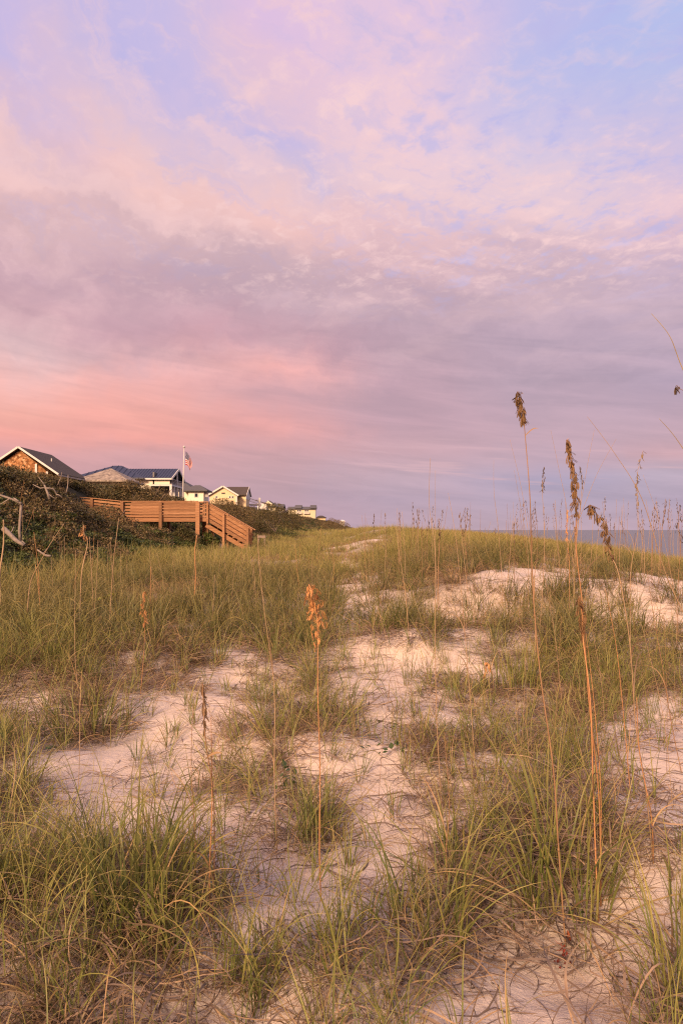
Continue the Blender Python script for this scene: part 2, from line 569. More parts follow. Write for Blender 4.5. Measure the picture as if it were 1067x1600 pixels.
def mat_tan_roof():
    m, T = mat_new('weathered_roof')
    co = T.n('ShaderNodeTexCoord').outputs['Object']
    b = T.n('ShaderNodeTexVoronoi', i_Vector=co, i_Scale=3.6)
    n = T.noise(co, 1.2, 4.0, 0.6)
    f = T.math('ADD', T.math('MULTIPLY', T.n('ShaderNodeSeparateColor', i_0=b.outputs['Color']).outputs[0], 0.6), T.math('MULTIPLY', n.outputs[0], 0.6))
    c = T.ramp(f, [(0.15, (0.11, 0.085, 0.07)), (0.5, (0.20, 0.165, 0.135)), (0.95, (0.34, 0.28, 0.22))])
    finish(T, c, 0.9)
    return m


def mat_shingle_wall():
    m, T = mat_new('cedar_shingles')
    co = T.n('ShaderNodeTexCoord').outputs['Object']
    mp = T.n('ShaderNodeMapping', i_Vector=co)
    mp.inputs['Scale'].default_value = (5.0, 5.0, 5.5)
    b = T.n('ShaderNodeTexVoronoi', i_Vector=mp.outputs[0], i_Scale=1.0)
    f = T.n('ShaderNodeSeparateColor', i_0=b.outputs['Color']).outputs[0]
    c = T.ramp(f, [(0.0, (0.13, 0.055, 0.02)), (0.5, (0.30, 0.135, 0.05)), (0.85, (0.40, 0.20, 0.085)), (1.0, (0.56, 0.38, 0.22))])
    row = T.n('ShaderNodeTexWave', i_Vector=co, i_Scale=2.2, i_Distortion=0.6, wave_type='BANDS', bands_direction='Z')
    finish(T, c, 0.85, row.outputs[0], 0.03)
    return m


M['weathered_roof'] = mat_tan_roof()
M['cedar_shingles'] = mat_shingle_wall()


def mat_wood():
    m, T = mat_new('pine_boards')
    co = T.n('ShaderNodeTexCoord').outputs['Object']
    mp = T.n('ShaderNodeMapping', i_Vector=co)
    mp.inputs['Scale'].default_value = (1.2, 9, 16)
    n = T.noise(mp.outputs[0], 1.6, 6.0, 0.6, 0.6)
    sp = T.n('ShaderNodeTexVoronoi', i_Vector=co, i_Scale=2.3)
    knot = T.maprange(sp.outputs['Distance'], 0.05, 0.11)
    info = T.n('ShaderNodeObjectInfo')
    c = T.ramp(n.outputs[0], [(0.25, (0.17, 0.080, 0.036)), (0.5, (0.28, 0.140, 0.064)), (0.75, (0.38, 0.215, 0.110))])
    tone = T.ramp(info.outputs['Random'], [(0.0, (0.64, 0.62, 0.60)), (0.35, (0.88, 0.86, 0.86)), (0.6, (1.0, 0.96, 0.92)), (1.0, (1.12, 1.16, 1.25))])
    c = T.mix(1.0, c, tone, 'MULTIPLY')
    c = T.mix(T.math('SUBTRACT', 1.0, knot), c, (0.10, 0.045, 0.02))
    finish(T, c, 0.75, n.outputs[0], 0.004)
    return m


M['pine_boards'] = mat_wood()


def mat_sand():
    m, T = mat_new('dune_sand')
    co = T.n('ShaderNodeTexCoord').outputs['Object']
    big = T.noise(co, 0.9, 5.0, 0.6)
    mid = T.noise(co, 6.0, 6.0, 0.62)
    fine = T.noise(co, 420.0, 2.0, 0.6)
    grain = T.noise(co, 95.0, 3.0, 0.65)
    c = T.ramp(T.math('ADD', T.math('MULTIPLY', big.outputs[0], 0.5), T.math('MULTIPLY', mid.outputs[0], 0.5)),
               [(0.30, (0.485, 0.395, 0.315)), (0.5, (0.56, 0.465, 0.38)), (0.72, (0.63, 0.53, 0.44))])
    g = T.maprange(fine.outputs[0], 0.25, 0.75, 0.74, 1.22, False)
    g = T.math('MULTIPLY', g, T.maprange(grain.outputs[0], 0.3, 0.7, 0.92, 1.08, False))
    c = T.mix(1.0, c, T.comb(g, g, g), 'MULTIPLY')
    # shell grit and dark bits of plant litter lying on the sand
    vor = T.n('ShaderNodeTexVoronoi', i_Vector=co, i_Scale=26.0)
    keep = T.math('GREATER_THAN', T.n('ShaderNodeSeparateColor', i_0=vor.outputs['Color']).outputs[1], 0.80)
    dot = T.math('MULTIPLY', T.maprange(vor.outputs['Distance'], 0.20, 0.10), keep)
    dot = T.math('MULTIPLY', dot, T.maprange(big.outputs[0], 0.46, 0.60))
    c = T.mix(T.math('MULTIPLY', dot, 0.75), c, (0.10, 0.075, 0.055))
    # the ground under dense plants is dark with roots and leaf litter (a painted soil attribute)
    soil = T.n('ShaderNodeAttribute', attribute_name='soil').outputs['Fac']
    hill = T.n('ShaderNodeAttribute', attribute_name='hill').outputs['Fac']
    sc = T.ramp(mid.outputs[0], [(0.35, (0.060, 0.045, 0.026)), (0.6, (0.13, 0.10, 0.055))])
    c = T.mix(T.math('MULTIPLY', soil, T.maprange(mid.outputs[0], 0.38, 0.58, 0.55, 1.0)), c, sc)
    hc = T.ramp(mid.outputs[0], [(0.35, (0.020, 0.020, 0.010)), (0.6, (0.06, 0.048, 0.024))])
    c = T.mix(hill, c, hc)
    h = T.math('ADD', T.math('MULTIPLY', mid.outputs[0], 0.7), T.math('ADD', T.math('MULTIPLY', grain.outputs[0], 0.12), T.math('MULTIPLY', T.noise(co, 17.0, 4.0, 0.6, 0.4).outputs[0], 0.40)))
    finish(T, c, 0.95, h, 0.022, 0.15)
    return m


M['sand'] = mat_sand()


def mat_sea():
    m, T = mat_new('sea_water')
    co = T.n('ShaderNodeTexCoord').outputs['Object']
    mp = T.n('ShaderNodeMapping', i_Vector=co)
    mp.inputs['Scale'].default_value = (1.0, 0.35, 1.0)
    n = T.noise(mp.outputs[0], 0.35, 5.0, 0.6)
    finish(T, (0.10, 0.105, 0.11), 0.35, n.outputs[0], 0.35, 0.5)
    return m


M['sea'] = mat_sea()


def mat_leafy(name, stops, dry=None, trans=0.25, rough=0.6, inst=0.35, tip=None, base=None):
    """thin leaves; stops are real leaf colours picked per blade from the 'blade' attribute"""
    m, T = mat_new(name)
    at = T.n('ShaderNodeAttribute', attribute_name='blade')
    s = T.n('ShaderNodeSeparateColor', i_0=at.outputs['Color'])
    rnd = s.outputs[0]
    along = s.outputs[1]
    dead = s.outputs[2]
    info = T.n('ShaderNodeObjectInfo')
    f = T.math('ADD', T.math('MULTIPLY', rnd, 1 - inst), T.math('MULTIPLY', info.outputs['Random'], inst))
    c = T.ramp(f, stops)
    if tip is not None:
        c = T.mix(T.math('MULTIPLY', T.maprange(along, 0.45, 1.0), 0.75), c, tip)
    if base is not None:
        c = T.mix(T.math('MULTIPLY', T.maprange(along, 0.22, 0.0), 0.8), c, base)
    if dry is not None:
        dc = T.ramp(rnd, dry)
        c = T.mix(dead, c, dc)
    d = T.n('ShaderNodeBsdfPrincipled')
    T.put(d.inputs['Base Color'], c)
    d.inputs['Roughness'].default_value = rough
    d.inputs['Specular IOR Level'].default_value = 0.25
    if trans > 0:
        t = T.n('ShaderNodeBsdfTranslucent', i_Color=c)
        mx = T.n('ShaderNodeMixShader', i_0=trans, i_1=d.outputs[0], i_2=t.outputs[0])
        T.n('ShaderNodeOutputMaterial', i_Surface=mx.outputs[0])
    else:
        T.n('ShaderNodeOutputMaterial', i_Surface=d.outputs[0])
    return m


DRY = [(0.0, (0.13, 0.085, 0.058)), (0.35, (0.22, 0.145, 0.085)), (0.7, (0.33, 0.215, 0.11)), (1.0, (0.44, 0.29, 0.14))]
M['grass_near'] = mat_leafy('dune_grass_blades', [(0.0, (0.060, 0.085, 0.022)), (0.35, (0.115, 0.140, 0.034)), (0.65, (0.195, 0.205, 0.052)), (1.0, (0.31, 0.27, 0.085))], DRY, 0.22, 0.5, 0.30, tip=(0.34, 0.26, 0.09), base=(0.20, 0.16, 0.075))
M['grass_mid'] = mat_leafy('slope_grass_blades', [(0.0, (0.042, 0.055, 0.016)), (0.45, (0.082, 0.092, 0.026)), (0.78, (0.150, 0.148, 0.042)), (1.0, (0.28, 0.235, 0.08))], DRY, 0.22, 0.5, 0.30, tip=(0.28, 0.215, 0.08))
M['grass_far'] = mat_leafy('meadow_grass_blades', [(0.0, (0.095, 0.110, 0.028)), (0.4, (0.168, 0.175, 0.046)), (0.75, (0.262, 0.238, 0.066)), (1.0, (0.37, 0.30, 0.10))], DRY, 0.25, 0.6, 0.35, tip=(0.34, 0.27, 0.10))
M['thatch'] = mat_leafy('dead_leaf_litter', [(0.0, (0.085, 0.062, 0.052)), (0.4, (0.15, 0.108, 0.082)), (0.75, (0.24, 0.165, 0.11)), (1.0, (0.36, 0.25, 0.15))], None, 0.0, 0.75, 0.25)
M['thicket'] = mat_leafy('thicket_leaves', [(0.0, (0.030, 0.034, 0.012)), (0.35, (0.058, 0.056, 0.020)), (0.65, (0.105, 0.080, 0.032)), (0.9, (0.16, 0.105, 0.048)), (1.0, (0.22, 0.15, 0.07))], None, 0.12, 0.55, 0.55)
M['thicket_green'] = mat_leafy('green_vine_leaves', [(0.0, (0.030, 0.044, 0.012)), (0.5, (0.062, 0.080, 0.020)), (1.0, (0.12, 0.13, 0.036))], None, 0.15, 0.5, 0.4)
M['thicket_brown'] = mat_leafy('brown_shrub_leaves', [(0.0, (0.060, 0.046, 0.022)), (0.5, (0.115, 0.082, 0.036)), (1.0, (0.22, 0.16, 0.075))], None, 0.1, 0.6, 0.25)
M['vine_leaf'] = mat_basic('vine_leaf', (0.040, 0.062, 0.016), 0.4, 0.25, 8.0, 0.4)
M['stem_tan'] = mat_basic('tan_stalk', (0.29, 0.20, 0.115), 0.6, 0.2, 9.0)
M['stem_orange'] = mat_basic('orange_stalk', (0.34, 0.175, 0.075), 0.6, 0.2, 9.0)
M['stem_brown'] = mat_basic('brown_stalk', (0.21, 0.125, 0.065), 0.65, 0.25, 9.0)
M['stem_green'] = mat_basic('olive_stalk', (0.23, 0.18, 0.07), 0.6, 0.2, 9.0)
M['oat_brown'] = mat_basic('brown_seed', (0.125, 0.072, 0.032), 0.65, 0.4, 30.0)
M['oat_gold'] = mat_basic('golden_seed', (0.40, 0.20, 0.075), 0.6, 0.35, 30.0)
M['oat_dark'] = mat_basic('dark_seed', (0.075, 0.050, 0.030), 0.65, 0.35, 30.0)
M['oat_green'] = mat_basic('green_gold_seed', (0.20, 0.14, 0.06), 0.65, 0.35, 30.0)
M['red_sprig'] = mat_basic('red_sprig', (0.16, 0.028, 0.018), 0.7, 0.3, 30.0)
M['red_leaf'] = mat_basic('red_leaf', (0.32, 0.085, 0.03), 0.6, 0.3, 20.0)

# ------------------------------------------------------------------ plant cover map of the dune floor (0 bare sand .. 9 dense grass)
COVER = [
    "999999999999979999999999999",   # y = 860 in the photograph
    "999999999999546898633335434",
    "999999999985634677666666544",
    "999999999998866664465476554",
    "999958983267422213253788545",
    "988878862354621224246787655",
    "336733423423542225255676533",
    "547862334466763246444554321",
    "521012124565621365445453230"[:27],
    "310000315764530136555545300",
    "652100113665730146556564110"[:27],
    "875332221235712113456766532",
    "887655432222331014567877643",
    "988777764322211125778888654",
    "998888875432222356776776333",
    "999888876543333566311011123",
    "999888766666677885100000124",
    "998887655555667764000000125",
    "888776544555667653000000136",
    "887776544555666542000000136",
]
COV = np.array([[int(ch) for ch in r] for r in COVER], float) / 9.0


def cover(px, py):
    gx = np.clip((np.asarray(px, float) - 20) / 40.0, 0, 25.999)
    gy = np.clip((np.asarray(py, float) - 860) / 40.0, 0, 18.999)
    ix, iy = gx.astype(int), gy.astype(int)
    fx, fy = gx - ix, gy - iy
    return (COV[iy, ix] * (1 - fx) + COV[iy, ix + 1] * fx) * (1 - fy) + (COV[iy + 1, ix] * (1 - fx) + COV[iy + 1, ix + 1] * fx) * fy


def cover_at(x, y):
    z = H(x, y)
    px, py = project(x, y, z)
    c = cover(px, py)
    far = np.clip((y - 16) / 6.0, 0, 1)
    patch = np.clip(1 - 1.2 * gauss(x, y, 0.75, 36.0, 1.5, 1.0) - 1.1 * gauss(x, y, 4.2, 54, 1.6, 1.6) - 0.9 * gauss(x, y, 2.9, 47, 1.0, 1.4), 0, 1)
    trail = np.clip(1 - 0.8 * np.exp(-((x - 0.25 - 0.25 * np.sin(y * 0.7)) / 0.30) ** 2), 0, 1)
    c = c * (1 - far) + far * patch * np.where(y < 30, trail, 1)
    beach = sstep((x - np.interp(y, [0, 15, 40, 100], [14, 14, 19, 24])) / 6.0)
    return c * (1 - beach)


# ------------------------------------------------------------------ ground: one sheet to the horizon
def ground():
    ny, nx = 520, 420
    v = np.linspace(0, 1, ny)
    ys = np.concatenate([np.linspace(-45, 1.0, 46)[:-1], 1.0 + (np.exp(v * 7.6) - 1) / (math.exp(7.6) - 1) * 3000])
    u = np.linspace(-1, 1, nx)
    su = np.sign(u) * (np.abs(u) ** 1.25)
    rows = []
    for y in ys:
        wl = 30 + max(0.0, y) * 0.9
        near = 3.2 + 0.62 * max(0.0, y)
        k = np.abs(su)
        xs = np.sign(su) * np.where(k < 0.78, k / 0.78 * near, near + (k - 0.78) / 0.22 * (wl + 30 - near))
        rows.append(np.stack([xs, np.full(nx, y)], 1))
    P = np.concatenate(rows)
    x, y = P[:, 0], P[:, 1]
    z = H(x, y)
    co = np.stack([x, y, z], 1)
    n_rows = len(ys)
    ii = np.arange((n_rows - 1) * nx).reshape(n_rows - 1, nx)[:, :-1].ravel()
    F = np.stack([ii, ii + 1, ii + nx + 1, ii + nx], 1)
    me = bpy.data.meshes.new('ground')
    me.vertices.add(len(co))
    me.vertices.foreach_set('co', co.ravel())
    me.loops.add(F.size)
    me.loops.foreach_set('vertex_index', F.ravel())
    me.polygons.add(len(F))
    me.polygons.foreach_set('loop_start', np.arange(0, F.size, 4))
    me.polygons.foreach_set('use_smooth', np.ones(len(F), bool))
    me.update()
    me.validate()
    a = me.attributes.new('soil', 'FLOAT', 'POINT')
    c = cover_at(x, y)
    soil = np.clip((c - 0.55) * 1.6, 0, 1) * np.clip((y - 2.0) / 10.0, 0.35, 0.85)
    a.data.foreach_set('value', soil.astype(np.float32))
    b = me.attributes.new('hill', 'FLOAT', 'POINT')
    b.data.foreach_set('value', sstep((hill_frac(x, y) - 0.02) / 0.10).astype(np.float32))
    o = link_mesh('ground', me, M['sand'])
    tag(o, 'pale dune sand rising to a scrubby ridge and falling to the beach', kind='structure')


ground()

sea_me = bpy.data.meshes.new('sea')
sea_me.from_pydata([(-30000, -400, -4.0), (40000, -400, -4.0), (40000, 45000, -4.0), (-30000, 45000, -4.0)], [], [(0, 1, 2, 3)])
tag(link_mesh('sea', sea_me, M['sea']), 'calm grey lavender sea along the horizon', kind='structure')


# ------------------------------------------------------------------ scattering (for plants nobody could count)
def scatter(name, protos, P, R, S, idx, label, mat=None):
    """one stuff object: geometry nodes put a plant on every point"""
    pc = bpy.data.collections.new(name + '_sources')
    for me in protos:
        pc.objects.link(bpy.data.objects.new('plant', me))
    me = bpy.data.meshes.new(name)
    n = len(P)
    me.vertices.add(n)
    me.vertices.foreach_set('co', np.asarray(P, np.float32).ravel())
    a = me.attributes.new('rot', 'FLOAT_VECTOR', 'POINT')
    a.data.foreach_set('vector', np.asarray(R, np.float32).ravel())
    a = me.attributes.new('scl', 'FLOAT_VECTOR', 'POINT')
    a.data.foreach_set('vector', np.asarray(S, np.float32).ravel())
    a = me.attributes.new('idx', 'INT', 'POINT')
    a.data.foreach_set('value', np.asarray(idx, np.int32))
    o = bpy.data.objects.new(name, me)
    COL.objects.link(o)
    g = bpy.data.node_groups.new(name + '_nodes', 'GeometryNodeTree')
    g.interface.new_socket('Geometry', in_out='INPUT', socket_type='NodeSocketGeometry')
    g.interface.new_socket('Geometry', in_out='OUTPUT', socket_type='NodeSocketGeometry')
    gi, go = g.nodes.new('NodeGroupInput'), g.nodes.new('NodeGroupOutput')
    ci = g.nodes.new('GeometryNodeCollectionInfo')
    ci.inputs['Collection'].default_value = pc
    ci.inputs['Separate Children'].default_value = True
    ci.inputs['Reset Children'].default_value = True
    iop = g.nodes.new('GeometryNodeInstanceOnPoints')
    iop.inputs['Pick Instance'].default_value = True

    def named(nm, dt):
        nd = g.nodes.new('GeometryNodeInputNamedAttribute')
        nd.data_type = dt
        nd.inputs['Name'].default_value = nm
        return nd.outputs['Attribute']
    L = g.links.new
    L(gi.outputs[0], iop.inputs['Points'])
    L(ci.outputs[0], iop.inputs['Instance'])
    L(named('idx', 'INT'), iop.inputs['Instance Index'])
    L(named('rot', 'FLOAT_VECTOR'), iop.inputs['Rotation'])
    L(named('scl', 'FLOAT_VECTOR'), iop.inputs['Scale'])
    L(iop.outputs[0], go.inputs[0])
    md = o.modifiers.new('scatter', 'NODES')
    md.node_group = g
    if mat is not None:
        me.materials.append(mat)
    return tag(o, label, kind='stuff')


class Strips:
    """many thin leaf strips in one mesh with a per-vertex 'blade' colour (random, along, dead)"""
    def __init__(self):
        self.v, self.f, self.c = [], [], []

    def strip(self, pts, side, w, rnd, dead, taper=0.12, fold=0.0):
        n = len(pts)
        i = len(self.v)
        for k in range(n):
            t = k / (n - 1)
            ww = w * 0.5 * (min(1.0, 0.55 + 2.2 * t) * (1 - t ** 2.2) + taper * 0.4)
            p, s = pts[k], side[k]
            self.v.append((p[0] - s[0] * ww, p[1] - s[1] * ww, p[2] - s[2] * ww))
            self.v.append((p[0] + s[0] * ww, p[1] + s[1] * ww, p[2] + s[2] * ww))
            self.c += [(rnd, t, dead, 1.0)] * 2
        for k in range(n - 1):
            a = i + 2 * k
            self.f.append((a, a + 1, a + 3, a + 2))

    def blade(self, rng, base, az, lean, bend, L, w, seg, rnd, dead, sway=0.0, late=1.6, roll=None):
        """a leaf that leaves the ground at angle lean from upright and arches over by bend"""
        p = np.array(base, float)
        pts, sides = [p.copy()], []
        ds = L / seg
        roll = rng.uniform(-0.7, 0.7) if roll is None else roll
        a = az
        for k in range(seg + 1):
            t = k / seg
            th = lean + bend * t ** late
            a = az + sway * t * t
            d = np.array([math.sin(th) * math.cos(a), math.sin(th) * math.sin(a), math.cos(th)])
            s = np.array([-math.sin(a), math.cos(a), 0.0])
            nrm = np.cross(s, d)
            ro = roll + 0.8 * t * roll
            sides.append(s * math.cos(ro) + nrm * math.sin(ro))
            if k < seg:
                p = p + d * ds
                pts.append(p.copy())
        self.strip(pts, sides, w, rnd, dead)

    def curl(self, rng, base, L, w, seg, rnd, h=0.05, tight=1.0):
        """a dead leaf curled on the sand"""
        p = np.array(base, float)
        a = rng.uniform(0, 2 * math.pi)
        k0 = rng.choice([-1, 1]) * rng.uniform(1.5, 9.0) * tight
        k1 = rng.choice([-1, 1]) * rng.uniform(-3, 14.0) * tight
        ph, fr = rng.uniform(0, 6.28), rng.uniform(1.0, 3.0)
        ds = L / seg
        pts, sides = [], []
        zz = rng.uniform(0.2, 1.0) * h
        for k in range(seg + 1):
            t = k / seg
            a += (k0 * (1 - t) + k1 * t) * ds
            z = 0.004 + zz * (0.5 + 0.5 * math.sin(ph + fr * 3.1 * t)) * (0.3 + 0.7 * math.sin(math.pi * min(1, t * 1.1)))
            pts.append(np.array([p[0], p[1], base[2] + z]))
            d = np.array([math.cos(a), math.sin(a), 0.0])
            tl = rng.uniform(-0.2, 0.2) + 0.9 * math.sin(ph * 3 + t * 3)
            sides.append(np.array([-d[1] * math.cos(tl), d[0] * math.cos(tl), math.sin(tl)]))
            p = p + d * ds
        self.strip(pts, sides, w, rnd, 1.0, 0.3)

    def mesh(self, name, mat):
        me = bpy.data.meshes.new(name)
        me.from_pydata(self.v, [], self.f)
        at = me.color_attributes.new('blade', 'FLOAT_COLOR', 'POINT')
        at.data.foreach_set('color', np.asarray(self.c, np.float32).ravel())
        me.polygons.foreach_set('use_smooth', [True] * len(me.polygons))
        me.materials.append(mat)
        return me


def clump_mesh(seed, n, R, L, w, seg, mat, dead=0.28, lean=0.28, bend=(0.5, 1.7), thatch=0, name='grass_clump', wind=0.0):
    rng = np.random.default_rng(seed)
    S = Strips()
    for _ in range(n):
        r = R * math.sqrt(rng.uniform(0, 1))
        a0 = rng.uniform(0, 2 * math.pi)
        bx, by = r * math.cos(a0), r * math.sin(a0)
        az = a0 + rng.normal(0, 0.9)
        dd = rng.uniform() < dead
        le = abs(rng.normal(0, lean)) + 0.25 * r / max(R, 1e-3) * lean
        be = rng.uniform(*bend)
        ll = L * rng.uniform(0.5, 1.1)
        if dd:
            le += rng.uniform(0.1, 0.7)
            be *= 1.35
            ll *= 0.8
        S.blade(rng, (bx, by, -0.02), az, le, be, ll, w * rng.uniform(0.7, 1.15), seg, rng.uniform(), rng.uniform(0.75, 1.0) if dd else rng.uniform(0, 0.12), rng.normal(0, 0.5), rng.uniform(1.2, 2.4))
    for _ in range(thatch):
        a0 = rng.uniform(0, 2 * math.pi)
        r = R * rng.uniform(0.4, 2.2)
        az = a0 + rng.normal(0, 1.0)
        S.blade(rng, (r * 0.5 * math.cos(a0), r * 0.5 * math.sin(a0), -0.01), az, rng.uniform(0.7, 1.35), rng.uniform(0.2, 1.5), L * rng.uniform(0.3, 0.7), w * 0.8, seg, rng.uniform(0, 0.7), 1.0, rng.normal(0, 2.2), rng.uniform(0.7, 1.6))
    return S.mesh(name, mat)


def thatch_mesh(seed, n, R, mat, tight=1.0, h=0.06):
    rng = np.random.default_rng(seed)
    S = Strips()
    for _ in range(n):
        r = R * math.sqrt(rng.uniform())
        a = rng.uniform(0, 6.283)
        S.curl(rng, (r * math.cos(a), r * math.sin(a), 0.0), rng.uniform(0.12, 0.55), rng.uniform(0.0042, 0.0085), 9, rng.uniform(), h * (1.2 - r / R), tight)
    return S.mesh('leaf_litter', mat)


G_NEAR = [clump_mesh(100 + i, n, R, L, 0.0066, 10, M['grass_near'], dead, le, be, th) for i, (n, R, L, dead, le, be, th) in enumerate([
    (34, 0.09, 0.74, 0.30, 0.28, (0.6, 2.1), 26), (24, 0.08, 0.84, 0.25, 0.32, (0.7, 2.3), 22), (44, 0.15, 0.66, 0.45, 0.36, (0.6, 2.2), 46),
    (18, 0.06, 0.62, 0.25, 0.24, (0.3, 1.7), 14), (30, 0.13, 0.78, 0.60, 0.42, (0.9, 2.5), 50), (22, 0.10, 0.60, 0.35, 0.28, (0.3, 1.6), 22),
    (10, 0.16, 0.90, 0.15, 0.42, (1.0, 2.4), 6), (8, 0.14, 0.62, 0.95, 0.55, (0.9, 2.4), 50)])]
G_TUFT = [clump_mesh(140 + i, n, 0.03, L, 0.0062, 8, M['grass_near'], 0.25, 0.28, (0.2, 1.5), 4) for i, (n, L) in enumerate([(7, 0.42), (10, 0.36), (5, 0.5), (13, 0.44)])]
G_MID = [clump_mesh(160 + i, n, R, L, 0.0085, 7, M['grass_mid'], d, 0.32, (0.5, 2.0), t) for i, (n, R, L, d, t) in enumerate([(44, 0.13, 0.72, 0.2, 12), (34, 0.11, 0.86, 0.2, 10), (54, 0.18, 0.68, 0.45, 30), (26, 0.10, 0.60, 0.3, 12), (40, 0.16, 0.5, 0.85, 40)])]
G_FAR = [clump_mesh(180 + i, n, R, L, 0.014, 5, M['grass_far'], d, 0.28, (0.3, 1.6), 0) for i, (n, R, L, d) in enumerate([(70, 0.30, 0.66, 0.15), (60, 0.34, 0.78, 0.2), (80, 0.40, 0.55, 0.3), (60, 0.36, 0.45, 0.85)])]
G_VFAR = [clump_mesh(190 + i, 60, 1.3, L, 0.05, 3, M['grass_far'], 0.22, 0.24, (0.2, 1.1), 0) for i, L in enumerate([0.65, 0.75])]
LIT = [thatch_mesh(200 + i, n, R, M['thatch'], t, h) for i, (n, R, t, h) in enumerate([(34, 0.26, 0.9, 0.12), (26, 0.24, 1.3, 0.08), (44, 0.32, 0.7, 0.15), (16, 0.20, 1.5, 0.05)])]


LIT_S = [thatch_mesh(230 + i, 7, 0.42, M['thatch'], t, 0.05) for i, t in enumerate([0.5, 0.9, 1.3])]


def cand(n, y0, y1, margin=1.2, power=1.0):
    u = RNG.uniform(size=n)
    y = y0 + (y1 - y0) * u ** power
    x = (RNG.uniform(-1, 1, n)) * (y * 0.50 + margin)
    return x, y


def place(x, y, lo, hi, n_proto, tilt=0.08, sink=0.0, zs=(0.9, 1.1)):
    n = len(x)
    z = H(x, y) - sink
    P = np.stack([x, y, z], 1)
    R = np.stack([RNG.normal(0, tilt, n) + 0.35 * vnoise(x, y, 2.7, 61), RNG.normal(0, tilt, n) + 0.5 * vnoise(x, y, 3.1, 62) + 0.05, RNG.uniform(0, 6.283, n)], 1)
    s = RNG.uniform(lo, hi, n)
    S = np.stack([s, s, s * RNG.uniform(*zs, n)], 1)
    idx = RNG.integers(0, n_proto, n)
    if n_proto >= 4:      # the last plant of the list is the withered one: it comes in patches
        dry = (vnoise(x, y, 1.7, 63) + 0.5 * vnoise(x, y, 5.0, 64) + RNG.normal(0, 0.16, n)) > 0.10
        idx = np.where(dry, n_proto - 1, RNG.integers(0, n_proto - 1, n))
    return P, R, S, idx


# near grass: up to 8 m
x, y = cand(6900, 1.2, 8.5, 1.3)
nb = y > 2.2
x, y = x[nb], y[nb]
c = cover_at(x, y) + 0.20 * vnoise(x, y, 0.55, 21)
area = (y * 1.0 + 2.6) / 9.0
keep = RNG.uniform(size=len(x)) < np.clip((c - 0.27) * 1.05, 0, 1) * area * 0.80
keep &= ~((hill_frac(x, y) > 0.06))
scatter('dune_grass', G_NEAR, *place(x[keep], y[keep], 0.42, 0.88, len(G_NEAR)), 'arching green and straw coloured dune grass growing out of the sand')
# small tufts on the sand
x, y = cand(4200, 1.6, 10.0, 1.0)
c = cover_at(x, y)
keep = RNG.uniform(size=len(x)) < np.where(c < 0.1, 0.04, np.clip(0.26 + 0.3 * c, 0, 0.45)) * (y + 2.6) / 10.0
scatter('grass_tufts', G_TUFT, *place(x[keep], y[keep], 0.6, 1.15, len(G_TUFT)), 'sparse small grass tufts dotted over the bare sand')
# middle distance
x, y = cand(11000, 8.3, 22, 1.5, 0.9)
c = cover_at(x, y) + 0.18 * vnoise(x, y, 0.9, 22)
keep = (RNG.uniform(size=len(x)) < np.clip((c - 0.34) * 1.35, 0, 1) * 0.44) & (hill_frac(x, y) < 0.05)
scatter('dune_grass', G_MID, *place(x[keep], y[keep], 0.5, 1.15, len(G_MID)), 'dense olive dune grass on the middle slopes')
# far meadow
x, y = cand(15000, 20, 75, 4, 1.1)
c = cover_at(x, y)
keep = (RNG.uniform(size=len(x)) < np.clip(c - 0.2 + 1.3 * vnoise(x, y, 2.6, 51) + 0.7 * vnoise(x, y, 0.9, 52), 0, 1) * 0.75) & (hill_frac(x, y) < 0.05)
scatter('dune_grass', G_FAR, *place(x[keep], y[keep], 0.55, 1.1, len(G_FAR)), 'golden green meadow of dune grass between the ridge and the thicket')
x, y = cand(6000, 70, 420, 20, 1.4)
c = cover_at(x, y)
keep = (RNG.uniform(size=len(x)) < np.clip(c - 0.1, 0, 1) * 0.8) & (hill_frac(x, y) < 0.3)
scatter('dune_grass', G_VFAR, *place(x[keep], y[keep], 0.7, 1.0, len(G_VFAR)), 'far golden green dune grass running to the horizon')
# dead curled leaves on the sand
x, y = cand(9000, 1.4, 11.0, 0.9)
c = cover_at(x, y)
z = H(x, y)
px, py = project(x, y, z)
extra = np.zeros(len(x))
for (ex, ey, erx, ery, k) in [(690, 1270, 75, 55, 0.8), (520, 1300, 30, 50, 0.5), (900, 1300, 130, 70, 0.5), (930, 1480, 120, 50, 0.4), (760, 1470, 60, 40, 0.6), (640, 1110, 90, 60, 0.1), (1020, 1560, 60, 50, 0.5), (600, 1470, 120, 50, 0.3)]:
    extra = np.maximum(extra, k * np.exp(-((px - ex) / erx) ** 2 - ((py - ey) / ery) ** 2))
dens = np.clip(np.clip(c - 0.30, 0, 1) * 0.9 + extra, 0, 1) * (0.65 + 0.8 * vnoise(x, y, 0.6, 25))
keep = (RNG.uniform(size=len(x)) < dens * (y + 1.8) / 13.0) & (hill_frac(x, y) < 0.05)
scatter('leaf_litter', LIT, *place(x[keep], y[keep], 0.7, 1.2, len(LIT), 0.05), 'grey brown curled dead grass leaves lying on the sand')


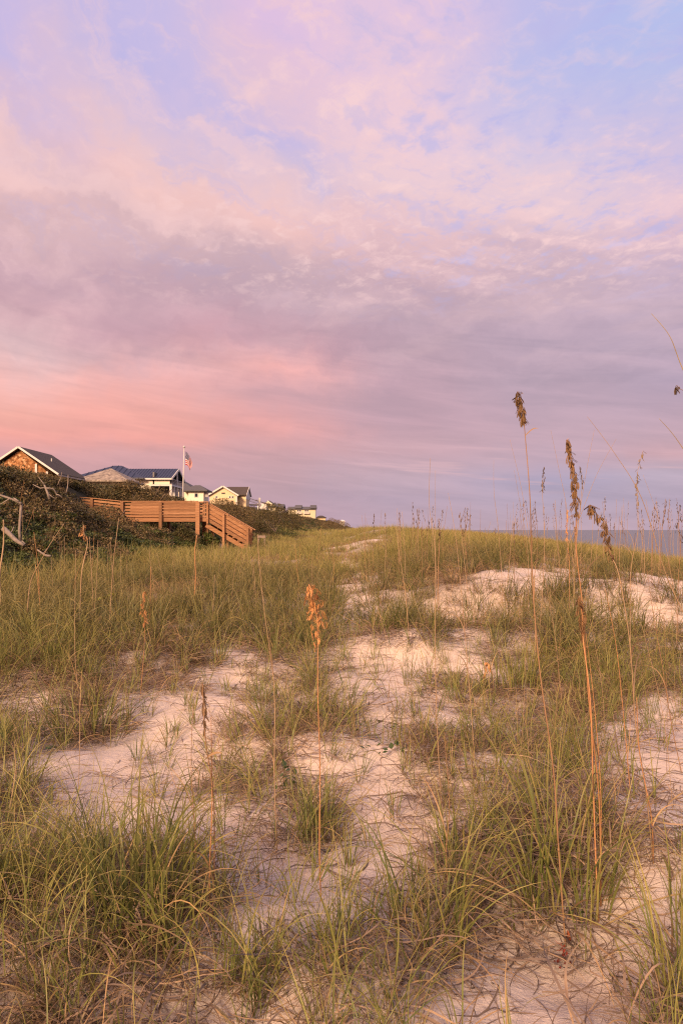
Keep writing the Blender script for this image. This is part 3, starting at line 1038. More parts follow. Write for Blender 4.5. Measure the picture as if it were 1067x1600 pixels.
# ------------------------------------------------------------------ thicket on the old dune
def leaf_cloud(seed, n, R, size, mat, flat=0.75, twigs=8, name='foliage'):
    rng = np.random.default_rng(seed)
    S = Strips()
    for _ in range(n):
        while True:
            q = rng.uniform(-1, 1, 3)
            if 0.25 < np.linalg.norm(q) < 1: break
        q = q * R * np.array([1, 1, flat])
        q[2] = abs(q[2]) if rng.uniform() < 0.8 else q[2]
        d = rng.normal(0, 1, 3)
        d[2] = abs(d[2]) * 0.6
        d /= np.linalg.norm(d)
        s = np.cross(d, rng.normal(0, 1, 3))
        s /= np.linalg.norm(s)
        l = size * rng.uniform(0.6, 1.3)
        S.strip([q, q + d * l * 0.5, q + d * l], [s, s, s], l * 0.75, rng.uniform(), 0.0, 0.3)
    for _ in range(twigs):
        a = rng.uniform(0, 6.28)
        d = np.array([math.cos(a) * 0.5, math.sin(a) * 0.5, 0.9])
        q = np.array([0, 0, -0.1])
        S.strip([q, q + d * R * 0.7, q + d * R * 1.25], [np.array([math.sin(a), -math.cos(a), 0])] * 3, 0.014, rng.uniform(0.6, 1.0), 0.0, 0.6)
    return S.mesh(name, mat)


x, y = cand(3600, 1.8, 13.0, 0.9)
keep = (RNG.uniform(size=len(x)) < (y + 1.8) / 15.0 * 0.5) & (hill_frac(x, y) < 0.05) & (x < 11)
scatter('leaf_litter', LIT_S, *place(x[keep], y[keep], 0.7, 1.25, 3, 0.03), 'single dark dead leaves strewn over the open sand')
T_BR = [leaf_cloud(300 + i, 480, 0.62, 0.066, M['thicket'], 0.7, 10) for i in range(3)]
T_GR = [leaf_cloud(310 + i, 480, 0.55, 0.066, M['thicket_green'], 0.55, 6) for i in range(2)]
T_DK = [leaf_cloud(320 + i, 440, 0.6, 0.066, M['thicket_brown'], 0.7, 12) for i in range(2)]


def thicket(name, n, y0, y1, dx0, dx1, scl, label, protos, pick):
    y = y0 + (y1 - y0) * RNG.uniform(size=n) ** 1.15
    x = foot_x(y) - RNG.uniform(dx0, dx1, n)
    deck = (x > -14.6) & (x < -6.2) & (y > 37.0) & (y < 41.4)
    keep = ~deck & (x < -2 + 0 * y + np.clip((y - 100) * 0.05, 0, 40))
    stair = (x > -7.6) & (x < -4.0) & (y > 36.6) & (y < 42)
    keep &= ~stair
    x, y = x[keep], y[keep]
    P, R, S, _i = place(x, y, scl[0], scl[1], 1, 0.15, 0.0, (0.7, 1.0))
    k = np.clip(np.interp(y, [20, 60, 150, 400], [1.0, 1.15, 1.9, 3.0]), 1, 4)
    S = S * k[:, None]
    S[:, 2] /= np.sqrt(k)
    idx = pick(x, y)
    return scatter(name, protos, P, R, S, idx, label)


def pick_top(x, y):
    f = hill_frac(x, y)
    tone = f + 0.9 * vnoise(x, y, 4.0, 41) + 0.35 * RNG.uniform(-1, 1, len(x))
    i = np.where(tone > 0.72, 0, np.where(tone > 0.42, 5, 3))
    return i + RNG.integers(0, 2, len(x))


thicket('thicket', 6200, 9, 90, 0.1, 15.0, (0.75, 1.15), 'low windswept thicket of brown and dark green shrubs covering the old dune', T_BR + T_GR + T_DK, pick_top)
thicket('thicket', 1800, 85, 420, 0.5, 26.0, (0.75, 1.1), 'far brown thicket running along the dune crest', T_BR + T_GR + T_DK, pick_top)
# long grass that grows through the thicket edge
y = RNG.uniform(12, 60, 900)
x = foot_x(y) - RNG.uniform(-0.6, 0.9, len(y))
ok = ~((x > -13) & (x < -4) & (y > 36.8) & (y < 41.2))
x, y = x[ok], y[ok]
scatter('dune_grass', G_FAR, *place(x, y, 0.55, 1.0, len(G_FAR)), 'grass growing through the lower edge of the thicket')


def shrub(px, py_top, Y, wpx, hm, mats, label, cat='shrub', n=9, seed=0, group=None):
    """one rounded shrub: foliage over a few stems"""
    rng = np.random.default_rng(seed)
    tip = at_depth(px, py_top, Y)
    wid = wpx / FPX * Y
    base = Vector((tip.x, tip.y, tip.z - hm))
    root = empty('shrub', base, label, cat, group)
    S = Strips()
    nl = int(1900 * wid)
    for _ in range(nl):
        u = rng.normal(0, 1, 3)
        u /= np.linalg.norm(u)
        r = 1 - 0.35 * rng.uniform() ** 2
        u[2] = abs(u[2]) if rng.uniform() < 0.85 else u[2] * 0.3
        bump = 1 + 0.14 * math.sin(u[0] * 7 + seed) * math.cos(u[1] * 6 + seed * 2) + 0.10 * math.sin(u[2] * 9 + u[0] * 5)
        q = np.array([u[0] * wid / 2 * r * bump, u[1] * wid * 0.42 * r * bump, u[2] * hm * 0.93 * r * bump])
        d = u + rng.normal(0, 0.7, 3)
        d[2] += 0.3
        d /= np.linalg.norm(d)
        s = np.cross(d, rng.normal(0, 1, 3))
        s /= np.linalg.norm(s)
        l = rng.uniform(0.05, 0.10)
        S.strip([q, q + d * l * 0.5, q + d * l], [s, s, s], l * 0.7, rng.uniform(), 0.0, 0.3)
    f = link_mesh('foliage', S.mesh('foliage', mats), None, root)
    for k in range(n):
        a = rng.uniform(0, 6.28)
        e = Vector((math.cos(a) * wid * 0.36, math.sin(a) * wid * 0.3, hm * rng.uniform(0.5, 0.9)))
        mb = MB().tube([Vector((0, 0, -0.3)), e * 0.5 + Vector((0, 0, -0.1)), e], 0.035, 0.012, 5)
        link_mesh('stem', mb.mesh('stem', M['twig']), None, root)
    return root


shrub(218, 752, 43.5, 140, 2.5, M['thicket_brown'], 'large rounded brown shrub mound rising behind the boardwalk rail', n=6, seed=1)
shrub(168, 790, 35.6, 95, 1.7, M['thicket_brown'], 'brown shrub overlapping the left end of the boardwalk', n=5, seed=2)
shrub(112, 782, 33.5, 90, 1.7, M['thicket'], 'dark twiggy shrub left of the boardwalk end', n=5, seed=3)
shrub(228, 822, 36.4, 60, 1.2, M['thicket_green'], 'dark green shrub below the first boardwalk panels', n=4, seed=4)
shrub(286, 822, 36.8, 50, 1.1, M['thicket'], 'low brown green shrub below the boardwalk near the tall corner post', n=4, seed=5)
shrub(325, 833, 38.4, 34, 0.8, M['thicket_green'], 'small shrub in the shade under the stair landing', n=3, seed=6)
shrub(430, 788, 62, 90, 2.0, M['thicket'], 'brown shrub on the slope beyond the stair foot', n=4, seed=7)
shrub(352, 779, 56, 90, 2.1, M['thicket'], 'green brown shrub hiding the base of the yellow gabled house', n=4, seed=8)
shrub(522, 811, 150, 48, 2.2, M['thicket_brown'], 'dark round shrub at the far end of the thicket', n=3, seed=9)
shrub(20, 728, 29, 130, 1.6, M['thicket'], 'brown green shrub on the crest in front of the shingled gable', n=4, seed=10)


# ------------------------------------------------------------------ houses on the crest
def window(parent, x0, x1, z0, z1, yf, frame=M['white_paint'], t=0.12, axis='y', name='window'):
    """framed pane set proud of a wall that faces -Y (axis y) or +X (axis x)"""
    fr, pn = MB(), MB()
    f = 0.10

    def bx(mb, a0, a1, b0, b1, c0, c1):
        if axis == 'y':
            mb.box(a0, a1, b0, b1, c0, c1)
        else:
            mb.box(-b1, -b0, a0, a1, c0, c1)
    y0, y1 = yf - 0.05, yf + 0.02
    bx(fr, x0 - f, x0, y0, y1, z0 - f, z1 + f)
    bx(fr, x1, x1 + f, y0, y1, z0 - f, z1 + f)
    bx(fr, x0, x1, y0, y1, z1, z1 + f)
    bx(fr, x0, x1, y0, y1, z0 - f, z0)
    bx(pn, x0, x1, yf - 0.02, yf + 0.01, z0, z1)
    w = fr.build(name, frame, parent)
    pn.build('pane', M['glass'], w)
    return w


def gable_wall(mb, x0, x1, xr, y0, y1, zb, ze, zr):
    mb.prism([(x0, y0, zb), (x1, y0, zb), (x1, y0, ze), (xr, y0, zr), (x0, y0, ze)], (0, y1 - y0, 0))


def gable_roof_y(mb, x0, x1, xr, y0, y1, ze, zr, t=0.18):
    """roof whose ridge runs along Y"""
    mb.slab([(x0, y0, ze), (xr, y0, zr), (xr, y1, zr), (x0, y1, ze)], t)
    mb.slab([(xr, y0, zr), (x1, y0, ze), (x1, y1, ze), (xr, y1, zr)], t)


def gable_roof_x(mb, x0, x1, yr, y0, y1, ze, zr, t=0.18):
    mb.slab([(x0, y0, ze), (x1, y0, ze), (x1, yr, zr), (x0, yr, zr)], t)
    mb.slab([(x0, yr, zr), (x1, yr, zr), (x1, y1, ze), (x0, y1, ze)], t)


def hip_roof(mb, x0, x1, y0, y1, ze, zr, inset, t=0.2):
    yr = (y0 + y1) / 2
    a, b = (x0 + inset, yr, zr), (x1 - inset, yr, zr)
    c = [(x0, y0, ze), (x1, y0, ze), (x1, y1, ze), (x0, y1, ze)]
    i = len(mb.v)
    mb.v += c + [a, b] + [(p[0], p[1], p[2] - t) for p in c]
    for q in ((0, 1, 5, 4), (1, 2, 5), (2, 3, 4, 5), (3, 0, 4), (0, 6, 7, 1), (1, 7, 8, 2), (2, 8, 9, 3), (3, 9, 6, 0), (9, 8, 7, 6)):
        mb.f.append(tuple(i + k for k in q))


# shingled gable house, far left
h = empty('house', (-35, 84, 3.2), 'cedar shingled house with white trimmed gable and dark roof, far left on the crest', 'house')
mb = MB(); gable_wall(mb, -38.2, -31.95, -35.0, 80.4, 88.8, 3.2, 7.95, 10.35); mb.build('wall', M['cedar_shingles'], h)
mb = MB(); gable_roof_y(mb, -39.4, -30.6, -35.0, 80.0, 89.2, 7.78, 10.72, 0.2); rf = mb.build('roof', M['dark_shingle'], h)
for sx in (-1, 1):
    MB().beam((-35.0 + sx * 0.02, 79.94, 10.64), (-35.0 + sx * 4.4, 79.94, 7.66), 0.12, 0.20, (0, 0, 1)).build('rake_board', M['white_paint'], rf)
for xx in (-33.2, -32.0):
    MB().box(xx - 0.11, xx + 0.11, 80.28, 80.42, 3.2, 10.3 - abs(xx + 35) * 0.68 - 0.25).build('corner_board', M['white_paint'], h)
MB().box(-30.72, -30.56, 80.0, 89.2, 7.5, 7.66).build('gutter', M['grey_siding'], rf)
MB().tube([(-33.2, 84.6, 9.3), (-33.2, 84.6, 9.85)], 0.06, 0.06, 6).build('vent_pipe', M['white_paint'], rf)

# weathered hip roof behind the crest
h = empty('house', (-28.6, 93, 3.5), 'tan weathered hip roof showing above the brown shrubs', 'house')
MB().box(-31.2, -26.0, 88.6, 94.8, 3.5, 7.6).build('wall', M['cream_siding'], h)
mb = MB(); hip_roof(mb, -31.8, -25.4, 87.8, 95.5, 7.6, 9.28, 3.1); mb.build('roof', M['weathered_roof'], h)

# white house with the blue metal roof and the two-storey porch
h = empty('house', (-27, 104, 3.5), 'cream house with navy standing seam metal roof and open gabled porch', 'house')
mb = MB()
mb.box(-35.5, -25.9, 100.3, 108, 3.5, 8.6)
mb.box(-25.9, -23.3, 100.3, 100.55, 7.85, 8.62)
mb.build('wall', M['cream_siding'], h)
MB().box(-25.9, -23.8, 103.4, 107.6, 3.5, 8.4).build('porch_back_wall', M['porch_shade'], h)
mb = MB(); gable_roof_x(mb, -31.5, -22.95, 104.2, 99.9, 108.5, 8.70, 10.28, 0.16); rf = mb.build('roof', M['blue_metal'], h)
mb = MB()
for k in range(22):
    xx = -31.3 + k * 0.395
    mb.beam((xx, 99.9, 8.71), (xx, 104.2, 10.29), 0.04, 0.06)
tag(mb.build('standing_seam', M['blue_metal'], rf), kind='stuff')
mb = MB(); hip_roof(mb, -36.5, -26.6, 99.2, 109.2, 8.68, 10.72, 4.4, 0.16); mb.build('hip_roof', M['blue_metal'], h)
mb = MB()
for k in range(11):
    xx = -36.2 + k * 0.8
    yr_ = 99.2 + min(5.0, min(xx + 36.5, -26.6 - xx) / 4.4 * 5.0)
    mb.beam((xx, 99.2, 8.70), (xx, yr_, 8.70 + (yr_ - 99.2) / 5.0 * 2.04), 0.05, 0.08)
tag(mb.build('standing_seam', M['blue_metal'], rf), kind='stuff')
MB().box(-31.5, -22.95, 99.84, 99.93, 8.46, 8.66).build('fascia', M['white_paint'], rf)
for sy in (-1, 1):
    MB().beam((-22.9, 104.2 + sy * 0.02, 10.14), (-22.9, 104.2 + sy * 4.3, 8.58), 0.10, 0.28).build('rake_board', M['white_paint'], rf)
MB().box(-25.9, -23.0, 100.3, 108.1, 7.62, 7.84).build('porch_floor', M['white_paint'], h)
for yy in (100.45, 104.2, 107.9):
    MB().box(-23.32, -23.02, yy - 0.15, yy + 0.15, 3.5, 7.62).build('porch_column', M['white_paint'], h)
for yy in (104.2, 107.9):
    MB().box(-23.26, -23.06, yy - 0.1, yy + 0.1, 7.84, 8.62 if yy > 105 else 10.1).build('porch_post', M['white_paint'], h)
MB().box(-23.3, -23.0, 102.1, 102.35, 3.5, 7.62).build('porch_column', M['white_paint'], h)
MB().box(-23.3, -23.0, 106.0, 106.25, 3.5, 7.62).build('porch_column', M['white_paint'], h)
for (a, b) in ((100.5, 104.1), (104.3, 107.8)):
    mb = MB().box(-23.2, -23.1, a, b, 8.55, 8.63).box(-23.2, -23.1, a, b, 7.92, 7.98)
    for k in range(11):
        yy = a + (b - a) * (k + 0.5) / 11
        mb.box(-23.17, -23.13, yy - 0.02, yy + 0.02, 7.98, 8.55)
    mb.build('porch_railing', M['grey_siding'], h)
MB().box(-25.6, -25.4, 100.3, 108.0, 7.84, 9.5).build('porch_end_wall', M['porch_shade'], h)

# small grey hip-roofed house beside the flag
h = empty('house', (-26.5, 131, 3.8), 'pale house with two grey hip roofs just right of the flagpole', 'house')
MB().box(-32, -25.4, 128.6, 138, 3.8, 8.7).build('wall', M['cream_siding'], h)
mb = MB(); hip_roof(mb, -33.5, -25.6, 128.0, 138.6, 8.75, 11.1, 3.8); mb.build('roof', M['grey_shingle'], h)
MB().box(-26.2, -23.6, 126.6, 131, 3.8, 8.4).build('wing_wall', M['cream_siding'], h)
mb = MB(); hip_roof(mb, -27.2, -22.9, 126.0, 131.5, 8.45, 9.45, 1.7); mb.build('wing_roof', M['grey_shingle'], h)
MB().box(-23.6, -22.9, 127, 127.2, 7.3, 8.4).build('porch_post', M['grey_siding'], h)
window(h, -25.1, -24.6, 7.3, 7.9, 126.6)

# yellow gabled house
h = empty('house', (-24, 154, 4.0), 'yellow gabled house with dark roof and small gable vent', 'house')
mb = MB(); gable_wall(mb, -26.8, -21.3, -24.05, 150.3, 158, 4.0, 8.75, 10.42); mb.build('wall', M['yellow_siding'], h)
mb = MB(); gable_roof_y(mb, -27.25, -20.85, -24.05, 149.9, 159, 8.72, 10.62); rf = mb.build('roof', M['dark_shingle'], h)
for sx in (-1, 1):
    MB().beam((-24.05 + sx * 0.02, 149.84, 10.52), (-24.05 + sx * 3.2, 149.84, 8.62), 0.12, 0.30).build('rake_board', M['white_paint'], rf)
MB().box(-21.45, -21.2, 150.2, 150.34, 4.0, 8.55).build('corner_board', M['white_paint'], h)
MB().box(-24.35, -23.65, 150.22, 150.34, 9.0, 9.25).build('gable_vent', M['glass'], h)
for xx in (-25.4, -22.65, -22.1):
    window(h, xx - 0.14, xx + 0.14, 8.15, 8.5, 150.3)
MB().box(-21.2, -19.7, 152.6, 158, 4.0, 8.8).build('wing_wall', M['yellow_siding'], h)
mb = MB(); gable_roof_x(mb, -24.0, -19.5, 156.0, 152.0, 160.0, 8.95, 10.75); mb.build('wing_roof', M['dark_shingle'], h)
for sy in (-1, 1):
    MB().beam((-19.45, 156 + sy * 0.02, 10.62), (-19.45, 156 + sy * 4.0, 8.85), 0.10, 0.28).build('rake_board', M['white_paint'], h)
MB().prism([(-19.75, 152.4, 8.0), (-19.75, 159.6, 8.0), (-19.75, 159.6, 8.9), (-19.75, 156, 10.4), (-19.75, 152.4, 8.9)], (0.1, 0, 0)).build('gable_end', M['white_paint'], h)

# white deck beside it
h = empty('house_deck', (-18.6, 160, 4.0), 'white railed deck stepping down beside the yellow gabled house', 'deck')
MB().box(-20.0, -17.6, 158.6, 163, 7.0, 7.25).build('floor', M['white_paint'], h)
mb = MB()
mb.beam((-20.0, 158.6, 8.55), (-18.4, 158.6, 8.0), 0.1, 0.14).beam((-20.0, 158.6, 7.9), (-18.4, 158.6, 7.4), 0.08, 0.1)
mb.box(-18.4, -17.4, 158.55, 158.65, 8.0, 8.14).box(-18.4, -17.4, 158.55, 158.65, 7.35, 7.45)
mb.box(-17.75, -17.35, 158.5, 158.9, 6.5, 8.55)
for k in range(12):
    xx = -19.95 + k * 0.21
    zz = 8.5 - max(0, min(1.6, xx + 20)) * 0.33
    mb.box(xx - 0.03, xx + 0.03, 158.57, 158.63, zz - 0.65, zz)
mb.build('railing', M['white_paint'], h)
for xx in (-19.9, -18.7, -17.7):
    MB().box(xx - 0.1, xx + 0.1, 158.7, 158.9, 4.0, 7.0).build('post', M['white_paint'], h)

# low white building with a sloping dark roof, between the deck and the next house
h = empty('house', (-20.0, 190, 4.4), 'low white outbuilding with slanting dark roof right of the white deck', 'house')
MB().box(-21.5, -19.1, 189, 194, 4.4, 8.4).build('wall', M['white_paint'], h)
MB().slab([(-22.2, 188.6, 9.4), (-18.7, 188.6, 8.35), (-18.7, 194.4, 8.35), (-22.2, 194.4, 9.4)], 0.2).build('roof', M['dark_shingle'], h)

# small olive house
h = empty('house', (-21, 222, 4.4), 'small olive yellow house with grey roofs, half hidden by the slope', 'house')
mb = MB(); gable_wall(mb, -24.2, -19.6, -22.0, 220.3, 228, 4.4, 8.3, 10.2); mb.build('wall', M['olive_siding'], h)
mb = MB(); hip_roof(mb, -25.0, -19.0, 219.6, 232, 8.7, 10.6, 2.8); mb.build('roof', M['grey_shingle'], h)
for sx in (1,):
    MB().beam((-22.0, 219.8, 10.3), (-19.3, 219.8, 8.3), 0.14, 0.26).build('rake_board', M['cream_siding'], h)
window(h, -21.2, -20.8, 7.6, 8.1, 220.3)
MB().box(-19.6, -17.4, 221.2, 228, 4.4, 8.4).build('wing_wall', M['grey_siding'], h)
mb = MB(); gable_roof_x(mb, -21.0, -17.2, 224, 220.6, 228, 8.4, 9.5); mb.build('wing_roof', M['grey_shingle'], h)

# long townhouse
h = empty('townhouse', (-15, 292, 4.6), 'long cream townhouse block with stepped grey roof and two balconies', 'townhouse')
MB().box(-20.8, -10.3, 290.4, 298, 4.6, 9.9).build('wall', M['olive_siding'], h)
MB().box(-22.4, -20.8, 291, 298, 4.6, 8.0).build('wing_wall', M['olive_siding'], h)
MB().slab([(-22.7, 290.4, 8.3), (-19.0, 290.4, 9.7), (-19.0, 298.5, 9.7), (-22.7, 298.5, 8.3)], 0.25).build('wing_roof', M['grey_shingle'], h)
mb = MB(); gable_roof_x(mb, -21.2, -10.0, 294.2, 289.9, 298.5, 9.85, 10.9); mb.build('roof', M['grey_shingle'], h)
for (a, b) in ((-18.4, -15.6), (-12.4, -9.9)):
    mb = MB(); gable_roof_x(mb, a, b, 294.2, 290.0, 298.4, 10.3, 11.55); mb.build('raised_roof', M['grey_shingle'], h)
MB().prism([(-10.28, 290.5, 4.6), (-10.28, 297.9, 4.6), (-10.28, 297.9, 10.2), (-10.28, 294.2, 11.2), (-10.28, 290.5, 10.2)], (0.12, 0, 0)).build('side_wall', M['white_paint'], h)
for xx in (-16.6, -13.7):
    window(h, xx - 0.7, xx - 0.1, 8.7, 9.5, 290.4, name='window')
    window(h, xx + 0.1, xx + 0.7, 8.7, 9.5, 290.4, name='window')
    mb = MB().box(xx - 1.1, xx + 1.1, 289.5, 290.4, 8.0, 8.2).box(xx - 1.1, xx + 1.1, 289.48, 289.56, 8.75, 8.87)
    for k in range(9):
        q = xx - 1.05 + k * 2.1 / 8
        mb.box(q - 0.04, q + 0.04, 289.49, 289.55, 8.2, 8.75)
    mb.build('balcony', M['white_paint'], h)
window(h, -21.9, -21.3, 6.9, 7.6, 291, name='window')

# farthest roofs
h = empty('house', (-11.0, 340, 4.8), 'low brown roofed house peeping over the thicket beyond the townhouse', 'house')
MB().box(-11.6, -7.4, 340.2, 346, 4.8, 7.4).build('wall', M['yellow_siding'], h)
mb = MB(); hip_roof(mb, -12.0, -7.0, 339.6, 346.6, 7.4, 8.3, 1.8); mb.build('roof', M['dark_shingle'], h)
h = empty('house', (0.8, 500, 5.0), 'tiny white house alone at the far end of the dune', 'house')
MB().box(-1.2, 2.2, 500, 505, 4.0, 7.6).build('wall', M['white_paint'], h)
mb = MB(); hip_roof(mb, -1.5, 2.5, 499.6, 505.4, 7.6, 8.5, 1.4); mb.build('roof', M['white_paint'], h)
window(h, 0.6, 1.1, 6.5, 7.2, 500)


# ------------------------------------------------------------------ boardwalk with stairs
BW = empty('boardwalk', (-9, 38.6, 1.0), 'orange brown wooden boardwalk with slatted rails and stairs down to the dune grass', 'boardwalk')
WD = M['pine_boards']
YD = 38.0
xs_post = [at_depth(p, 800, YD).x for p in (192, 252, 309)]
z_top = at_depth(300, 783.3, YD).z
z_bot = at_depth(300, 815, YD).z


def plank(name, a, b, w, hgt, parent=BW, up=(0, 0, 1)):
    """board whose length runs from a to b; its own origin at its middle"""
    a, b = Vector(a), Vector(b)
    mid = (a + b) / 2
    d = (b - a)
    me = MB().beam(-d / 2, d / 2, w, hgt, up).mesh(name, WD)
    return link_mesh(name, me, None, parent, mid - parent_origin(parent))


def rail_bay(xa, ya, za, xb, yb, zb, n=5, fascia=True, drop=None):
    drop = (z_top - z_bot) if drop is None else drop
    pitch = (drop - 0.06 - 0.20) / n
    for k in range(n):
        dz_ = 0.06 + (k + 0.5) * pitch
        plank('rail_board', (xa, ya, za - dz_), (xb, yb, zb - dz_), 0.035, pitch - 0.055)
    if fascia:
        plank('fascia_board', (xa, ya + 0.02, za - drop + 0.09), (xb, yb + 0.02, zb - drop + 0.09), 0.045, 0.19)
    plank('rail_cap', (xa, ya, za), (xb, yb, zb), 0.15, 0.04)


# level run facing the camera, two bays, then the ramp going up and back to the left
rail_bay(xs_post[0], YD, z_top, xs_post[1], YD, z_top)
rail_bay(xs_post[1], YD, z_top, xs_post[2], YD, z_top)
pl = at_depth(145, 778.4, YD + 1.0)
pl2 = at_depth(118, 776.5, YD + 1.7)
rail_bay(pl.x, pl.y, pl.z, xs_post[0], YD, z_top)
rail_bay(pl2.x, pl2.y, pl2.z, pl.x, pl.y, pl.z)
for xx in xs_post[:2]:
    plank('post', (xx, YD - 0.09, gz(xx, YD) - 0.2), (xx, YD - 0.09, z_top - 0.02), 0.15, 0.14, up=(0, 1, 0))
plank('post', (pl.x, pl.y - 0.09, gz(pl.x, pl.y) - 0.2), (pl.x, pl.y - 0.09, pl.z - 0.02), 0.14, 0.14, up=(0, 1, 0))
xc = xs_post[2]
plank('corner_post', (xc + 0.03, YD - 0.09, gz(xc, YD) - 0.2), (xc + 0.03, YD - 0.09, z_top - 0.02), 0.20, 0.16, up=(0, 1, 0))
# back rail of the walk and its deck boards
yb_ = YD + 1.65
for k in range(27):
    xx = xs_post[0] + 0.075 + k * 0.15
    if xx > xc + 0.4: break
    plank('deck_board', (xx, YD + 0.05, z_bot + 0.20), (xx, yb_, z_bot + 0.20), 0.138, 0.035)
rail_bay(xs_post[0], yb_, z_top, xs_post[2], yb_, z_top)
for xx in xs_post:
    plank('post', (xx, yb_ + 0.09, gz(xx, yb_) - 0.2), (xx, yb_ + 0.09, z_top - 0.02), 0.14, 0.14, up=(0, 1, 0))
# joists
for yy in (YD + 0.3, YD + 0.85, YD + 1.4):
    plank('joist', (xs_post[0], yy, z_bot + 0.08), (xc + 0.4, yy, z_bot + 0.08), 0.05, 0.19)
# the short return beside the stair head
xr0, xr1 = xc + 0.12, xc + 0.46
for k in range(4):
    zz = z_top - 0.16 - k * 0.21
    plank('end_slat', (xr0, YD + 0.10, zz), (xr1, YD + 0.10, zz), 0.03, 0.07)
plank('end_post', (xr1 + 0.03, YD + 0.10, z_bot - 0.1), (xr1 + 0.03, YD + 0.10, z_top - 0.02), 0.10, 0.10, up=(0, 1, 0))
plank('fascia_board', (xr0 - 0.05, YD + 0.12, z_bot + 0.10), (xr1 + 0.1, YD + 0.12, z_bot + 0.10), 0.045, 0.19)
plank('rail_cap', (xr0, YD + 0.10, z_top - 0.025), (xr1 + 0.1, YD + 0.10, z_top - 0.025), 0.14, 0.04)
for k, (xx, yy) in enumerate(((xc + 0.38, YD + 0.55), (xc + 0.55, YD + 1.4))):
    plank('support_post', (xx, yy, gz(xx, yy) - 0.3), (xx, yy, z_bot), 0.18, 0.18, up=(0, 1, 0))
# stairs
ya_, yb2 = YD + 0.18, YD + 1.55
s_top = at_depth(323, 785.5, ya_)
s_end = at_depth(392, 826.5, ya_)
e_top = at_depth(323, 811, ya_)
e_end = at_depth(372, 850.5, ya_)
slope = (s_end.z - s_top.z) / (s_end.x - s_top.x)
drop_s = 0.98
for yy in (ya_, yb2):
    for k in range(4):
        dz_ = 0.13 + k * 0.235
        plank('stair_rail_board', (s_top.x, yy, s_top.z - dz_), (s_end.x - 0.05, yy, s_end.z - dz_ + 0.02), 0.035, 0.165)
    plank('stair_rail_cap', (s_top.x - 0.05, yy, s_top.z), (s_end.x + 0.08, yy, s_end.z - 0.05), 0.16, 0.04)
    bx_ = (gz(-5.5, yy) - 0.1 - (s_top.z - 1.16)) / slope
    plank('stringer', (s_top.x - 0.02, yy + 0.04, s_top.z - 1.16), (s_top.x + bx_ - 0.02, yy + 0.04, s_top.z - 1.16 + slope * bx_), 0.05, 0.21)
    for p in (350, 387.5):
        xx = at_depth(p, 800, ya_).x
        zt = s_top.z + slope * (xx - s_top.x)
        plank('stair_post', (xx, yy - 0.09, gz(xx, yy) - 0.2), (xx, yy - 0.09, zt - 0.03), 0.12, 0.12, up=(0, 1, 0))
n_tr = 9
for k in range(n_tr):
    xx = s_top.x + 0.16 + k * 0.262
    zz = z_bot + 0.20 - (k + 1) * 0.172
    if zz < gz(xx, YD + 0.8) - 0.05: break
    plank('tread', (xx, ya_ + 0.03, zz), (xx, yb2 - 0.03, zz), 0.27, 0.04)
    plank('riser', (xx - 0.12, ya_ + 0.03, zz + 0.085), (xx - 0.12, yb2 - 0.03, zz + 0.085), 0.02, 0.13)

q = at_depth(409, 838.5, 44)
bt = empty('timber_stub', (q.x, q.y, q.z - 0.4), 'short dark timber stub in the grass right of the stair foot', 'timber')
MB().box(q.x - 0.24, q.x + 0.24, q.y - 0.1, q.y + 0.1, q.z - 0.08, q.z + 0.07).build('crossbar', M['twig'], bt)
for sx in (-0.18, 0.18):
    MB().box(q.x + sx - 0.04, q.x + sx + 0.04, q.y - 0.05, q.y + 0.05, gz(q.x, q.y) - 0.2, q.z - 0.08).build('leg', M['twig'], bt)

# ------------------------------------------------------------------ flagpole and flag
YF = 58.0
pt = at_depth(288, 700, YF)
pb = Vector((at_depth(285.5, 785, YF).x, YF, gz(pt.x, YF)))
fp = empty('flagpole', pb, 'white flagpole standing behind the boardwalk rail', 'flagpole')
MB().tube([pb + Vector((0, 0, -0.3)), pt], 0.065, 0.036, 8).build('pole', M['pole_white'], fp, True)
import bmesh
bm = bmesh.new()
bmesh.ops.create_uvsphere(bm, u_segments=10, v_segments=8, radius=0.10)
me = bpy.data.meshes.new('finial'); bm.to_mesh(me); bm.free()
link_mesh('finial', me, M['pole_white'], fp, pt + Vector((0, 0, 0.09)) - pb)


def flag_mat():
    m, T = mat_new('flag_cloth')
    uv = T.n('ShaderNodeUVMap').outputs[0]
    s = T.n('ShaderNodeSeparateXYZ', i_0=uv)
    u, v = s.outputs[0], s.outputs[1]
    st = T.math('LESS_THAN', T.math('FRACT', T.math('MULTIPLY', T.math('SUBTRACT', 1.0, v), 6.5)), 0.5)
    c = T.mix(st, (0.46, 0.42, 0.42), (0.28, 0.014, 0.022))
    can = T.math('MULTIPLY', T.math('LESS_THAN', u, 0.40), T.math('GREATER_THAN', v, 6.0 / 13.0))
    gu = T.math('SUBTRACT', T.math('FRACT', T.math('MULTIPLY', u, 15.0)), 0.5)
    gv = T.math('SUBTRACT', T.math('FRACT', T.math('MULTIPLY', v, 9.3)), 0.5)
    star = T.math('LESS_THAN', T.math('ADD', T.math('MULTIPLY', gu, gu), T.math('MULTIPLY', gv, gv)), 0.055)
    cc = T.mix(star, (0.014, 0.018, 0.075), (0.46, 0.42, 0.42))
    c = T.mix(can, c, cc)
    finish(T, c, 0.8)
    return m


